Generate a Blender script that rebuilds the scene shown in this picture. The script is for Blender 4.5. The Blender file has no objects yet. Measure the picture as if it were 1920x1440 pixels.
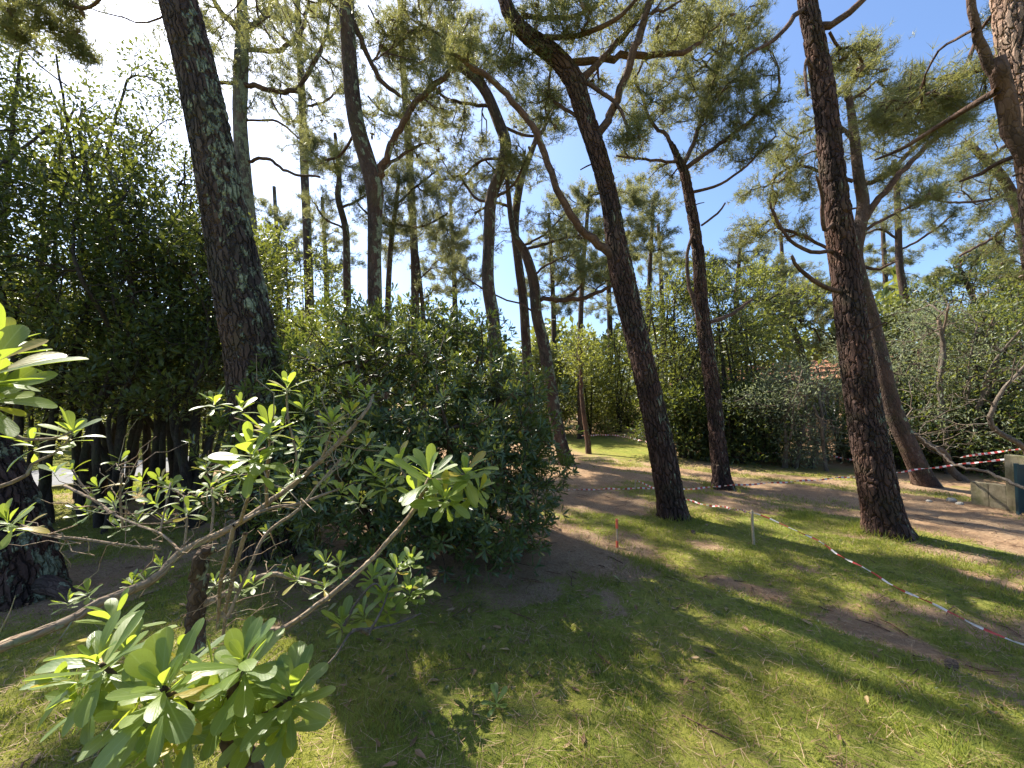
import bpy, math, random
import numpy as np
from mathutils import Vector, Matrix

R = math.radians
rng = np.random.default_rng(11)
random.seed(11)
scene = bpy.context.scene
COL = scene.collection

# ------------------------------------------------------------------ camera
EYE = np.array([0.0, 0.0, 2.0])
PITCH = R(2.5)
FPX = 723.0
cam = bpy.data.cameras.new("camera")
cam.sensor_width = 36.0
cam.lens = FPX / 1920 * 36.0
cam.clip_start = 0.05
cam.clip_end = 3000
camo = bpy.data.objects.new("camera", cam)
camo.location = EYE
camo.rotation_euler = (R(90) + PITCH, 0, 0)
COL.objects.link(camo)
scene.camera = camo

# ------------------------------------------------------------------ light
SUN_AZ, SUN_EL = R(-51), R(50)          # azimuth measured from +Y towards +X
SUN_DIR = np.array([math.sin(SUN_AZ) * math.cos(SUN_EL), math.cos(SUN_AZ) * math.cos(SUN_EL), math.sin(SUN_EL)])
world = bpy.data.worlds.new("World")
scene.world = world
world.use_nodes = True
wn = world.node_tree
bg = wn.nodes["Background"]
sky = wn.nodes.new("ShaderNodeTexSky")
sky.sky_type = 'NISHITA'
sky.sun_disc = False
sky.sun_elevation = SUN_EL
sky.sun_rotation = SUN_AZ
sky.air_density = 1.0
sky.dust_density = 1.9
sky.ozone_density = 6.5
wn.links.new(sky.outputs[0], bg.inputs[0])
bg.inputs[1].default_value = 0.108
sun = bpy.data.lights.new("sun", 'SUN')
sun.energy = 5.0
sun.angle = R(0.53)
sun.color = (1.0, 0.93, 0.80)
suno = bpy.data.objects.new("sun", sun)
suno.rotation_euler = Vector(-SUN_DIR).to_track_quat('-Z', 'Y').to_euler()
suno.location = (-20, 20, 30)
COL.objects.link(suno)
scene.view_settings.view_transform = 'Standard'
scene.view_settings.look = 'None'
scene.view_settings.gamma = 1.0
scene.view_settings.use_curve_mapping = False
scene.view_settings.exposure = 1.5
scene.cycles.max_bounces = 12
scene.cycles.diffuse_bounces = 7
scene.cycles.transmission_bounces = 8
scene.cycles.glossy_bounces = 2
scene.cycles.sample_clamp_indirect = 8
scene.cycles.use_denoising = True
scene.render.film_transparent = False


# ------------------------------------------------------------------ helpers
def W(px, py, d):
    xn, yn = (px - 960) / FPX, (720 - py) / FPX
    return EYE + d * np.array([xn, math.cos(PITCH) - yn * math.sin(PITCH), math.sin(PITCH) + yn * math.cos(PITCH)])


def GP(px, py, z=0.0):
    p = W(px, py, 1.0) - EYE
    t = (z - EYE[2]) / p[2]
    return EYE + t * p


def sstep(a, b, x):
    t = np.clip((x - a) / (b - a), 0, 1)
    return t * t * (3 - 2 * t)


def _hash(ix, iy, s):
    h = (ix.astype(np.int64) * 374761393 + iy.astype(np.int64) * 668265263 + s * 1442695041) & 0x7fffffff
    h = ((h ^ (h >> 13)) * 1274126177) & 0x7fffffff
    return ((h ^ (h >> 16)) & 0xffff) / 65535.0


def vnoise(x, y, s=0):
    ix, iy = np.floor(x), np.floor(y)
    fx, fy = x - ix, y - iy
    fx, fy = fx * fx * (3 - 2 * fx), fy * fy * (3 - 2 * fy)
    a, b = _hash(ix, iy, s), _hash(ix + 1, iy, s)
    c, d = _hash(ix, iy + 1, s), _hash(ix + 1, iy + 1, s)
    return (a * (1 - fx) + b * fx) * (1 - fy) + (c * (1 - fx) + d * fx) * fy


def fbm(x, y, s=0, o=4):
    v, a, t = 0, 0.5, 0
    for k in range(o):
        v = v + a * vnoise(x * 2 ** k, y * 2 ** k, s + k * 7)
        t += a
        a *= 0.5
    return v / t


def link(o, parent=None):
    COL.objects.link(o)
    if parent is not None:
        o.parent = parent
    return o


def tag(o, label=None, cat=None, group=None, kind=None):
    if label: o["label"] = label
    if cat: o["category"] = cat
    if group: o["group"] = group
    if kind: o["kind"] = kind
    return o


def empty(name, loc, label=None, cat=None, group=None):
    o = bpy.data.objects.new(name, None)
    o.location = loc
    o.empty_display_size = 0.2
    link(o)
    return tag(o, label, cat, group)


def build_mesh(name, V, T=None, Q=None, attrs=None, smooth=True):
    """V (n,3); T (t,3) triangles; Q (q,4) quads."""
    me = bpy.data.meshes.new(name)
    V = np.ascontiguousarray(V, dtype=np.float32)
    me.vertices.add(len(V))
    me.vertices.foreach_set("co", V.ravel())
    loops, starts, off = [], [], 0
    if T is not None and len(T):
        loops.append(np.asarray(T, dtype=np.int32).ravel())
        starts.append(off + 3 * np.arange(len(T)))
        off += 3 * len(T)
    if Q is not None and len(Q):
        loops.append(np.asarray(Q, dtype=np.int32).ravel())
        starts.append(off + 4 * np.arange(len(Q)))
        off += 4 * len(Q)
    loops = np.concatenate(loops)
    starts = np.concatenate(starts).astype(np.int32)
    me.loops.add(len(loops))
    me.loops.foreach_set("vertex_index", loops)
    me.polygons.add(len(starts))
    me.polygons.foreach_set("loop_start", starts)
    me.polygons.foreach_set("use_smooth", np.full(len(starts), smooth, dtype=bool))
    for k, a in (attrs or {}).items():
        a = np.asarray(a, dtype=np.float32)
        if a.ndim == 1:
            at = me.attributes.new(k, 'FLOAT', 'POINT')
            at.data.foreach_set("value", a)
        else:
            at = me.attributes.new(k, 'FLOAT_VECTOR', 'POINT')
            at.data.foreach_set("vector", np.ascontiguousarray(a).ravel())
    me.update(calc_edges=True)
    return me


def mobj(name, V, T=None, Q=None, mat=None, parent=None, attrs=None, smooth=True, origin=None):
    V = np.asarray(V, dtype=np.float64)
    if origin is None and parent is not None:
        origin = np.array(parent.location) if parent.parent is None else np.zeros(3)
    o0 = np.zeros(3) if origin is None else np.asarray(origin)
    me = build_mesh(name, V - o0, T, Q, attrs, smooth)
    if mat is not None:
        me.materials.append(mat)
    o = bpy.data.objects.new(name, me)
    if parent is None and origin is not None:
        o.location = o0
    return link(o, parent)


def norm(v):
    return v / np.maximum(np.linalg.norm(v, axis=-1, keepdims=True), 1e-9)


def catmull(P, step):
    """resample a polyline of (x,y,z,r) rows by Catmull-Rom at about step metres."""
    P = np.asarray(P, float)
    E = np.vstack([2 * P[0] - P[1], P, 2 * P[-1] - P[-2]])
    out = []
    for i in range(1, len(E) - 2):
        L = np.linalg.norm(E[i + 1][:3] - E[i][:3])
        n = max(2, int(L / step))
        t = np.linspace(0, 1, n, endpoint=False)[:, None]
        a, b, c, d = E[i - 1], E[i], E[i + 1], E[i + 2]
        out.append(0.5 * (2 * b + (c - a) * t + (2 * a - 5 * b + 4 * c - d) * t ** 2 + (3 * b - a - 3 * c + d) * t ** 3))
    out.append(P[-1:])
    out = np.vstack(out)
    out[:, 3] = np.maximum(out[:, 3], 0.001)
    return out


def tube(path, sides, cap=True, lump=0.0, seed=0):
    """path (n,4) -> V, Q, tc   (tc: straightened bark coordinates)."""
    P, r = path[:, :3], path[:, 3]
    n = len(P)
    Tn = norm(np.gradient(P, axis=0))
    ref = np.array([0.31, 0.95, 0.05]) if abs(Tn[0, 1]) < 0.9 else np.array([1.0, 0.1, 0.0])
    N = np.zeros_like(P)
    u = ref - Tn[0] * np.dot(ref, Tn[0])
    N[0] = u / np.linalg.norm(u)
    for i in range(1, n):
        u = N[i - 1] - Tn[i] * np.dot(N[i - 1], Tn[i])
        N[i] = u / max(np.linalg.norm(u), 1e-9)
    B = np.cross(Tn, N)
    th = np.linspace(0, 2 * np.pi, sides, endpoint=False)
    s = np.concatenate([[0], np.cumsum(np.linalg.norm(np.diff(P, axis=0), axis=1))])
    rr = r[:, None] * np.ones((1, sides))
    if lump > 0:
        a = np.cos(th)[None, :] * 1.3 + 5 + seed
        b = np.sin(th)[None, :] * 1.3 + 9
        rr = rr * (1 + lump * (fbm(a + s[:, None] * 0.9, b + s[:, None] * 0.6 + seed, seed, 3) - 0.5) * 2)
    V = P[:, None, :] + rr[:, :, None] * (np.cos(th)[None, :, None] * N[:, None, :] + np.sin(th)[None, :, None] * B[:, None, :])
    tc = np.stack([np.cos(th)[None, :] * r[:, None], np.sin(th)[None, :] * r[:, None], s[:, None] + 0 * rr], -1)
    idx = np.arange(n * sides).reshape(n, sides)
    a, b = idx[:-1], idx[1:]
    Q = np.stack([a, np.roll(a, -1, 1), np.roll(b, -1, 1), b], -1).reshape(-1, 4)
    V = V.reshape(-1, 3)
    tc = tc.reshape(-1, 3)
    T = np.zeros((0, 3), int)
    if cap:
        V = np.vstack([V, P[-1] + Tn[-1] * r[-1] * 0.3])
        tc = np.vstack([tc, [0, 0, s[-1]]])
        k = len(V) - 1
        T = np.stack([idx[-1], np.roll(idx[-1], -1), np.full(sides, k)], -1)
    return V, T, Q, tc


def join(parts):
    Vs, Ts, Qs, As, off = [], [], [], [], 0
    for V, T, Q, tc in parts:
        Vs.append(V)
        As.append(tc)
        if len(T): Ts.append(T + off)
        if len(Q): Qs.append(Q + off)
        off += len(V)
    return (np.vstack(Vs), np.vstack(Ts) if Ts else np.zeros((0, 3), int), np.vstack(Qs) if Qs else np.zeros((0, 4), int), np.vstack(As))


def tube_obj(name, path, sides, mat, parent=None, lump=0.0, seed=0):
    V, T, Q, tc = tube(np.asarray(path), sides, True, lump, seed)
    return mobj(name, V, T, Q, mat, parent, {"tc": tc})


def chains_mesh(C, Rd, sides):
    """C (k,m,3) points of k chains of equal length m, Rd (k,m) radii -> V,Q,tc (all at once)."""
    k, m, _ = C.shape
    Tn = norm(np.gradient(C, axis=1))
    ref = np.where(np.abs(Tn[:, :1, 2:3]) > 0.8, np.array([1.0, 0.2, 0]), np.array([0.05, 0.1, 1.0])) * np.ones((k, m, 3))
    N = norm(np.cross(ref, Tn))
    B = np.cross(Tn, N)
    th = np.linspace(0, 2 * np.pi, sides, endpoint=False)
    ct, st = np.cos(th)[None, None, :, None], np.sin(th)[None, None, :, None]
    V = C[:, :, None, :] + Rd[:, :, None, None] * (ct * N[:, :, None, :] + st * B[:, :, None, :])
    s = np.concatenate([np.zeros((k, 1)), np.cumsum(np.linalg.norm(np.diff(C, axis=1), axis=2), 1)], 1)
    tc = np.stack([np.cos(th)[None, None] * Rd[:, :, None], np.sin(th)[None, None] * Rd[:, :, None],
                   s[:, :, None] + 0 * th[None, None] + rng.random((k, 1, 1)) * 20], -1)
    idx = np.arange(k * m * sides).reshape(k, m, sides)
    a, b = idx[:, :-1], idx[:, 1:]
    Q = np.stack([a, np.roll(a, -1, 2), np.roll(b, -1, 2), b], -1).reshape(-1, 4)
    return V.reshape(-1, 3), np.zeros((0, 3), int), Q, tc.reshape(-1, 3)


# ------------------------------------------------------------------ materials
class NT:
    def __init__(s, name):
        s.m = bpy.data.materials.new(name)
        s.m.use_nodes = True
        s.t = s.m.node_tree
        s.t.nodes.clear()
        s.out = s.t.nodes.new("ShaderNodeOutputMaterial")

    def n(s, typ, **kw):
        nd = s.t.nodes.new(typ)
        for k, v in kw.items():
            setattr(nd, k, v)
        return nd

    def l(s, a, b):
        s.t.links.new(a, b)

    def val(s, nd, name, v):
        nd.inputs[name].default_value = v

    def attr(s, name, out="Fac"):
        a = s.n("ShaderNodeAttribute", attribute_name=name)
        return a.outputs[out]

    def noise(s, vec, scale, detail=4, rough=0.55, dist=0.0):
        a = s.n("ShaderNodeTexNoise")
        s.l(vec, a.inputs["Vector"])
        a.inputs["Scale"].default_value = scale
        a.inputs["Detail"].default_value = detail
        a.inputs["Roughness"].default_value = rough
        a.inputs["Distortion"].default_value = dist
        return a.outputs["Fac"]

    def ramp(s, fac, stops):
        a = s.n("ShaderNodeValToRGB")
        s.l(fac, a.inputs[0])
        cr = a.color_ramp
        while len(cr.elements) < len(stops):
            cr.elements.new(0.5)
        for e, (p, c) in zip(cr.elements, stops):
            e.position = p
            e.color = (*c, 1) if len(c) == 3 else c
        return a.outputs[0]

    def mix(s, fac, a, b, blend='MIX'):
        m = s.n("ShaderNodeMix", data_type='RGBA', blend_type=blend)
        if isinstance(fac, (int, float)):
            m.inputs[0].default_value = fac
        else:
            s.l(fac, m.inputs[0])
        for i, c in ((6, a), (7, b)):
            if isinstance(c, (tuple, list)):
                m.inputs[i].default_value = (*c, 1)
            else:
                s.l(c, m.inputs[i])
        return m.outputs[2]

    def math(s, op, a, b=None, c=None, clamp=False):
        m = s.n("ShaderNodeMath", operation=op, use_clamp=clamp)
        for i, v in enumerate((a, b, c)):
            if v is None: continue
            if isinstance(v, (int, float)):
                m.inputs[i].default_value = v
            else:
                s.l(v, m.inputs[i])
        return m.outputs[0]

    def mapr(s, v, a, b, c=0.0, d=1.0):
        m = s.n("ShaderNodeMapRange")
        s.l(v, m.inputs[0])
        for i, x in enumerate((a, b, c, d)):
            m.inputs[i + 1].default_value = x
        return m.outputs[0]

    def vscale(s, vec, sx, sy, sz):
        m = s.n("ShaderNodeVectorMath", operation='MULTIPLY')
        s.l(vec, m.inputs[0])
        m.inputs[1].default_value = (sx, sy, sz)
        return m.outputs[0]

    def pos(s):
        return s.n("ShaderNodeNewGeometry").outputs["Position"]

    def bump(s, h, strength=0.5, dist=0.02, normal=None):
        b = s.n("ShaderNodeBump")
        b.inputs["Strength"].default_value = strength
        b.inputs["Distance"].default_value = dist
        s.l(h, b.inputs["Height"])
        if normal is not None:
            s.l(normal, b.inputs["Normal"])
        return b.outputs[0]

    def principled(s, color, rough=0.7, normal=None, spec=0.5, sheen=0):
        p = s.n("ShaderNodeBsdfPrincipled")
        if isinstance(color, (tuple, list)):
            p.inputs["Base Color"].default_value = (*color, 1)
        else:
            s.l(color, p.inputs["Base Color"])
        if isinstance(rough, (int, float)):
            p.inputs["Roughness"].default_value = rough
        else:
            s.l(rough, p.inputs["Roughness"])
        p.inputs["Specular IOR Level"].default_value = spec
        if normal is not None:
            s.l(normal, p.inputs["Normal"])
        return p.outputs[0]

    def done(s, sh):
        s.l(sh, s.out.inputs[0])
        return s.m


def leaf_mat(name, cols, trans=0.4, tcol=(0.35, 0.45, 0.05), rough=0.4, spec=0.5, rand='attr', vein=False, tgain=1.0):
    """cols: ramp stops over a per-leaf random value (third field optional: yellowed leaves at the top)."""
    t = NT(name)
    if rand == 'attr':
        r = t.attr("rnd")
    else:
        r = t.n("ShaderNodeObjectInfo").outputs["Random"]
    c = t.ramp(r, cols)
    nrm = None
    if vein:
        tc = t.attr("lc", "Vector")
        sep = t.n("ShaderNodeSeparateXYZ")
        t.l(tc, sep.inputs[0])
        ax = t.math('ABSOLUTE', sep.outputs[0])
        rib = t.mapr(ax, 0.0, 0.07, 1.0, 0.0)
        side = t.math('SINE', t.math('MULTIPLY', t.math('SUBTRACT', sep.outputs[1], t.math('MULTIPLY', ax, 0.4)), 62.0))
        nz = t.noise(tc, 5.0, 3)
        c = t.mix(t.math('MULTIPLY', rib, 0.55), c, (0.36, 0.44, 0.17))
        c = t.mix(t.mapr(nz, 0.35, 0.75, 0.0, 0.35), c, (0.06, 0.10, 0.03), 'MIX')
        # pale side veins, brown blemishes and a dry margin near the tip of some leaves
        c = t.mix(t.math('MULTIPLY', t.mapr(side, 0.80, 1.0), 0.16), c, (0.30, 0.38, 0.15))
        off = t.n("ShaderNodeVectorMath", operation='ADD')
        t.l(tc, off.inputs[0])
        cmb = t.n("ShaderNodeCombineXYZ")
        for q in range(3): t.l(t.math('MULTIPLY', r, 37.0 + 11 * q), cmb.inputs[q])
        t.l(cmb.outputs[0], off.inputs[1])
        spot = t.noise(off.outputs[0], 16.0, 2)
        c = t.mix(t.mapr(spot, 0.70, 0.74, 0.0, 0.75), c, (0.13, 0.085, 0.03))
        edge = t.math('ADD', t.math('MULTIPLY', sep.outputs[1], 1.0), t.math('MULTIPLY', t.math('SUBTRACT', spot, 0.5), 0.5))
        c = t.mix(t.mapr(edge, 1.02, 1.07, 0.0, 0.7), c, (0.24, 0.17, 0.06))
        wav = t.math('MULTIPLY', t.noise(off.outputs[0], 4.0, 2), 0.9)
        nrm = t.bump(t.math('ADD', t.math('ADD', t.math('MULTIPLY', side, 0.03), wav), t.math('MULTIPLY', rib, -0.5)), 0.2, 0.004)
    p = t.principled(c, rough, nrm, spec)
    tr = t.n("ShaderNodeBsdfTranslucent")
    tc2 = t.mix(0.75, c, tcol)
    if tgain != 1.0:
        tc2 = t.mix(1.0, tc2, (tgain, tgain, tgain), 'MULTIPLY')
    t.l(tc2, tr.inputs[0])
    mx = t.n("ShaderNodeMixShader")
    mx.inputs[0].default_value = trans
    t.l(p, mx.inputs[1])
    t.l(tr.outputs[0], mx.inputs[2])
    return t.done(mx.outputs[0])


def bark_mat(name, dark, mid, light, vs=16.0, stretch=0.30, disp=0.0, lichen=0.0, moss=0.0, bump=0.6):
    t = NT(name)
    tc = t.attr("tc", "Vector")
    w = t.n("ShaderNodeVectorMath", operation='ADD')
    nz = t.n("ShaderNodeTexNoise")
    t.l(tc, nz.inputs["Vector"])
    nz.inputs["Scale"].default_value = 7.0
    nz.inputs["Detail"].default_value = 3
    sc = t.n("ShaderNodeVectorMath", operation='SCALE')
    t.l(nz.outputs["Color"], sc.inputs[0])
    sc.inputs[3].default_value = 0.09
    t.l(tc, w.inputs[0])
    t.l(sc.outputs[0], w.inputs[1])
    sv = t.vscale(w.outputs[0], 1, 1, stretch)
    vo = t.n("ShaderNodeTexVoronoi", feature='DISTANCE_TO_EDGE')
    t.l(sv, vo.inputs["Vector"])
    vo.inputs["Scale"].default_value = vs
    v2 = t.n("ShaderNodeTexVoronoi", feature='F1')
    t.l(sv, v2.inputs["Vector"])
    v2.inputs["Scale"].default_value = vs
    plate = t.mapr(vo.outputs["Distance"], 0.0, 0.16)
    fine = t.noise(t.vscale(tc, 1, 1, 0.35), 55, 5, 0.65)
    big = t.noise(t.vscale(tc, 1, 1, 0.4), 4.0, 3)
    sepc = t.n("ShaderNodeSeparateColor")
    t.l(v2.outputs["Color"], sepc.inputs[0])
    f1 = t.math('MULTIPLY', fine, 0.55)
    f2 = t.math('ADD', f1, t.math('MULTIPLY', sepc.outputs[0], 0.30))
    f3 = t.math('ADD', f2, t.math('MULTIPLY', t.math('SUBTRACT', big, 0.5), 0.9))
    col = t.ramp(f3, [(0.15, dark), (0.45, mid), (0.8, light)])
    col = t.mix(t.mapr(plate, 0.0, 0.5, 0.65, 0.0), col, tuple(x * 0.4 for x in dark))
    col = t.mix(t.mapr(t.noise(t.vscale(tc, 1, 1, 0.3), 2.6, 4), 0.42, 0.66, 0.0, 0.55), col, tuple(min(1, a * q) for a, q in zip(mid, (1.9, 1.45, 1.15))))
    h = t.math('ADD', t.math('MULTIPLY', plate, 0.8), t.math('MULTIPLY', fine, 0.35))
    if lichen > 0:
        ln = t.noise(t.vscale(tc, 1, 1, 0.7), 9.0, 6, 0.62, 0.3)
        sp = t.n("ShaderNodeSeparateXYZ")
        t.l(t.pos(), sp.inputs[0])
        lb = t.noise(t.vscale(tc, 1, 1, 0.5), 2.2, 2)
        lm = t.math('ADD', ln, t.math('MULTIPLY', t.math('SUBTRACT', lb, 0.5), 0.45))
        # lichen grows on the weather side of the trunk
        ns = t.n("ShaderNodeSeparateXYZ")
        t.l(t.n("ShaderNodeNewGeometry").outputs["True Normal"], ns.inputs[0])
        lm = t.math('ADD', lm, t.math('MULTIPLY', ns.outputs[0], 0.16))
        lmask = t.mapr(lm, 0.655 - 0.12 * lichen, 0.70 - 0.12 * lichen)
        lcol = t.ramp(t.noise(tc, 40, 3), [(0.3, (0.13, 0.15, 0.09)), (0.7, (0.33, 0.34, 0.22))])
        col = t.mix(lmask, col, lcol)
        h = t.math('ADD', h, t.math('MULTIPLY', lmask, 0.25))
    if moss > 0:
        mm = t.mapr(t.noise(tc, 3.0, 4), 0.5, 0.62, 0.0, moss)
        col = t.mix(mm, col, (0.07, 0.085, 0.03))
    nrm = t.bump(h, bump, 0.03)
    sh = t.principled(col, 0.9, nrm, 0.25)
    if disp > 0:
        dn = t.n("ShaderNodeDisplacement")
        t.l(h, dn.inputs["Height"])
        dn.inputs["Midlevel"].default_value = 0.95
        dn.inputs["Scale"].default_value = disp
        t.l(dn.outputs[0], t.out.inputs["Displacement"])
        t.m.displacement_method = 'BOTH'
    return t.done(sh)


def simple_mat(name, c1, c2, scale=8, rough=0.8, bump=0.3, coord='pos', detail=5, dist=0.01):
    t = NT(name)
    v = t.pos() if coord == 'pos' else t.attr("tc", "Vector")
    n = t.noise(v, scale, detail, 0.6)
    c = t.ramp(n, [(0.3, c1), (0.7, c2)])
    n2 = t.noise(v, scale * 6, 3)
    return t.done(t.principled(c, rough, t.bump(n2, bump, dist)))


M = {}
M['bark_near'] = bark_mat("pine_bark_near", (0.027, 0.017, 0.014), (0.066, 0.039, 0.031), (0.135, 0.088, 0.070), 19, 0.21, 0.028, 0.05, 0.15)
M['bark_lichen'] = bark_mat("pine_bark_lichen", (0.027, 0.020, 0.017), (0.062, 0.044, 0.036), (0.12, 0.090, 0.073), 20, 0.22, 0.024, 0.08, 0.15)
M['bark_far'] = bark_mat("pine_bark_far", (0.03, 0.021, 0.017), (0.075, 0.05, 0.04), (0.15, 0.11, 0.088), 24, 0.30, 0.0, 0.25, 0.2)
M['bark_grey'] = bark_mat("pine_bark_grey", (0.05, 0.045, 0.038), (0.12, 0.105, 0.085), (0.22, 0.20, 0.165), 14, 0.35, 0.0, 0.8, 0.2)
M['bark_pale'] = bark_mat("pine_bark_pale", (0.10, 0.06, 0.045), (0.24, 0.165, 0.125), (0.40, 0.30, 0.24), 27, 0.20, 0.02, 0.0, 0.1)
M['limb'] = bark_mat("pine_limb_bark", (0.04, 0.026, 0.02), (0.095, 0.058, 0.042), (0.18, 0.12, 0.09), 26, 0.4, 0.0, 0.15, 0.0, 0.4)
M['limb_warm'] = bark_mat("pine_limb_warm_bark", (0.05, 0.030, 0.020), (0.11, 0.064, 0.042), (0.19, 0.125, 0.085), 26, 0.4, 0.0, 0.15, 0.0, 0.4)
M['wood_dark'] = bark_mat("thicket_bark", (0.02, 0.016, 0.013), (0.045, 0.036, 0.029), (0.08, 0.066, 0.054), 30, 0.4, 0.0, 0.0, 0.3, 0.4)
M['twig_pale'] = bark_mat("shrub_branch_bark", (0.13, 0.095, 0.065), (0.25, 0.195, 0.14), (0.36, 0.30, 0.22), 45, 0.5, 0.0, 0.25, 0.0, 0.35)
M['stem_brown'] = bark_mat("shrub_stem_bark", (0.03, 0.02, 0.014), (0.075, 0.05, 0.035), (0.14, 0.10, 0.075), 40, 0.5, 0.0, 0.1, 0.2, 0.5)
M['twig_grey'] = bark_mat("bare_twig_bark", (0.06, 0.05, 0.04), (0.12, 0.10, 0.08), (0.21, 0.185, 0.15), 40, 0.5, 0.0, 0.2, 0.0, 0.3)

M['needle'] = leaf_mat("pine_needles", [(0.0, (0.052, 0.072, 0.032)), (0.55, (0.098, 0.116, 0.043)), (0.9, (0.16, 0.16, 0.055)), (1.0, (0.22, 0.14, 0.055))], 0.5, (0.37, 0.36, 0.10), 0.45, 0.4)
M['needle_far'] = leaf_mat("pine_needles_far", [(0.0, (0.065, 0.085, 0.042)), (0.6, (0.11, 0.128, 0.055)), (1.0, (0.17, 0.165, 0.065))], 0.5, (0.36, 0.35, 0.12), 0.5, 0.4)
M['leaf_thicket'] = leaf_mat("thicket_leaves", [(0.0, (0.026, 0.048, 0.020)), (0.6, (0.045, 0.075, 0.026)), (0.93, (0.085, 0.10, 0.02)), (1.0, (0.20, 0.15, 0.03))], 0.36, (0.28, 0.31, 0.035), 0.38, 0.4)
M['leaf_shrub'] = leaf_mat("shrub_leaves", [(0.0, (0.030, 0.060, 0.024)), (0.6, (0.052, 0.088, 0.030)), (0.95, (0.095, 0.125, 0.035)), (1.0, (0.28, 0.21, 0.03))], 0.30, (0.30, 0.35, 0.04), 0.30, 0.5)
M['leaf_near'] = leaf_mat("glossy_shrub_leaf", [(0.0, (0.080, 0.140, 0.036)), (0.5, (0.130, 0.195, 0.042)), (0.93, (0.19, 0.25, 0.05)), (0.945, (0.42, 0.30, 0.035)), (1.0, (0.45, 0.28, 0.04))], 0.48, (0.52, 0.62, 0.05), 0.42, 0.6, 'object', True)
M['leaf_near_many'] = leaf_mat("glossy_shrub_small_leaf", [(0.0, (0.080, 0.140, 0.036)), (0.5, (0.130, 0.195, 0.042)), (0.93, (0.19, 0.25, 0.05)), (0.95, (0.42, 0.30, 0.035)), (1.0, (0.45, 0.28, 0.04))], 0.48, (0.52, 0.62, 0.05), 0.42, 0.6, 'attr', True)
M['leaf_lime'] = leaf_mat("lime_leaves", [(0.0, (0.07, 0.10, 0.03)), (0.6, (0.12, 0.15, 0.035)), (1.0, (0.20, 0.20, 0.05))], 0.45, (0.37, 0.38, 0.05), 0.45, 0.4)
M['leaf_grey'] = leaf_mat("mimosa_leaves", [(0.0, (0.11, 0.145, 0.095)), (0.6, (0.18, 0.215, 0.14)), (1.0, (0.28, 0.30, 0.19))], 0.45, (0.42, 0.46, 0.20), 0.5, 0.4)
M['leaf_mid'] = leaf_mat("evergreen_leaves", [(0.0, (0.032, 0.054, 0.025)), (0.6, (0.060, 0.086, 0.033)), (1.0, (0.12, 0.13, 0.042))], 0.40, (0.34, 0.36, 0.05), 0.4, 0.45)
M['wood_stake'] = simple_mat("stake_wood", (0.34, 0.25, 0.15), (0.48, 0.38, 0.25), 30, 0.8, 0.3)
def mossy_concrete():
    t = NT("mossy_concrete")
    p = t.pos()
    c = t.ramp(t.noise(p, 5, 5, 0.6), [(0.3, (0.15, 0.125, 0.075)), (0.7, (0.34, 0.29, 0.19))])
    c = t.mix(t.mapr(t.noise(p, 3.1, 5, 0.65), 0.46, 0.62, 0.0, 0.75), c, (0.10, 0.11, 0.04))
    c = t.mix(t.mapr(t.noise(t.vscale(p, 1, 1, 0.15), 14, 3), 0.56, 0.68, 0.0, 0.5), c, (0.06, 0.052, 0.038))
    h = t.math('ADD', t.noise(p, 30, 4), t.noise(p, 120, 2))
    return t.done(t.principled(c, 0.95, t.bump(h, 0.5, 0.012), 0.2))


M['concrete'] = mossy_concrete()
M['cone'] = simple_mat("cone_scale", (0.075, 0.05, 0.036), (0.24, 0.17, 0.12), 60, 0.8, 0.3)
M['teal'] = simple_mat("teal_paint", (0.006, 0.030, 0.040), (0.009, 0.040, 0.052), 4, 0.45, 0.1)
M['stone'] = simple_mat("stone", (0.22, 0.20, 0.17), (0.40, 0.38, 0.33), 25, 0.9, 0.4)
M['plaster'] = simple_mat("house_plaster", (0.60, 0.38, 0.24), (0.72, 0.48, 0.32), 3, 0.9, 0.2)
M['white'] = simple_mat("white_paint", (0.70, 0.69, 0.66), (0.78, 0.77, 0.74), 3, 0.6, 0.1)
M['orange_paint'] = simple_mat("orange_marker_paint", (0.65, 0.10, 0.05), (0.75, 0.16, 0.08), 20, 0.6, 0.1)


def tape_mat():
    t = NT("barrier_tape_print")
    s = t.attr("s")
    f = t.math('FRACT', t.math('DIVIDE', s, 0.20))
    m = t.math('GREATER_THAN', f, 0.5)
    col = t.mix(m, (0.74, 0.70, 0.69), (0.52, 0.065, 0.06))
    n = t.noise(t.pos(), 60, 2)
    p = t.principled(col, 0.38, t.bump(n, 0.3, 0.004), 0.5)
    tr = t.n("ShaderNodeBsdfTranslucent")
    t.l(col, tr.inputs[0])
    mx = t.n("ShaderNodeMixShader")
    mx.inputs[0].default_value = 0.35
    t.l(p, mx.inputs[1])
    t.l(tr.outputs[0], mx.inputs[2])
    return t.done(mx.outputs[0])


M['tape'] = tape_mat()


# ------------------------------------------------------------------ ground
def ground_u(x, y):
    return 0.745 * x + 0.667 * y


def ground_z(x, y):
    u = ground_u(x, y)
    wob = (fbm(x * 0.5, y * 0.5, 3, 2) - 0.5)
    z = 0.22 * (1 - sstep(3.75, 4.35, u + wob * 0.5)) * sstep(-4.8, -2.5, x)
    z = z + 0.10 * np.exp(-(((x + 1.0) / 2.0) ** 2 + ((y - 5.0) / 1.8) ** 2))
    z = z + (fbm(x * 0.35 + 7, y * 0.35, 5, 3) - 0.5) * 0.10
    z = z + (fbm(x * 2.2, y * 2.2, 9, 3) - 0.5) * 0.045
    z = z + 0.35 * sstep(14, 26, y) + 1.2 * sstep(24, 80, y)
    return z


ROAD_A, ROAD_DIR = np.array([-10.6, 8.3]), norm(np.array([1.9, 3.2]))
ROAD_N = np.array([-ROAD_DIR[1], ROAD_DIR[0]])


def road_t(x, y):
    return (x - ROAD_A[0]) * ROAD_N[0] + (y - ROAD_A[1]) * ROAD_N[1]


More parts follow.
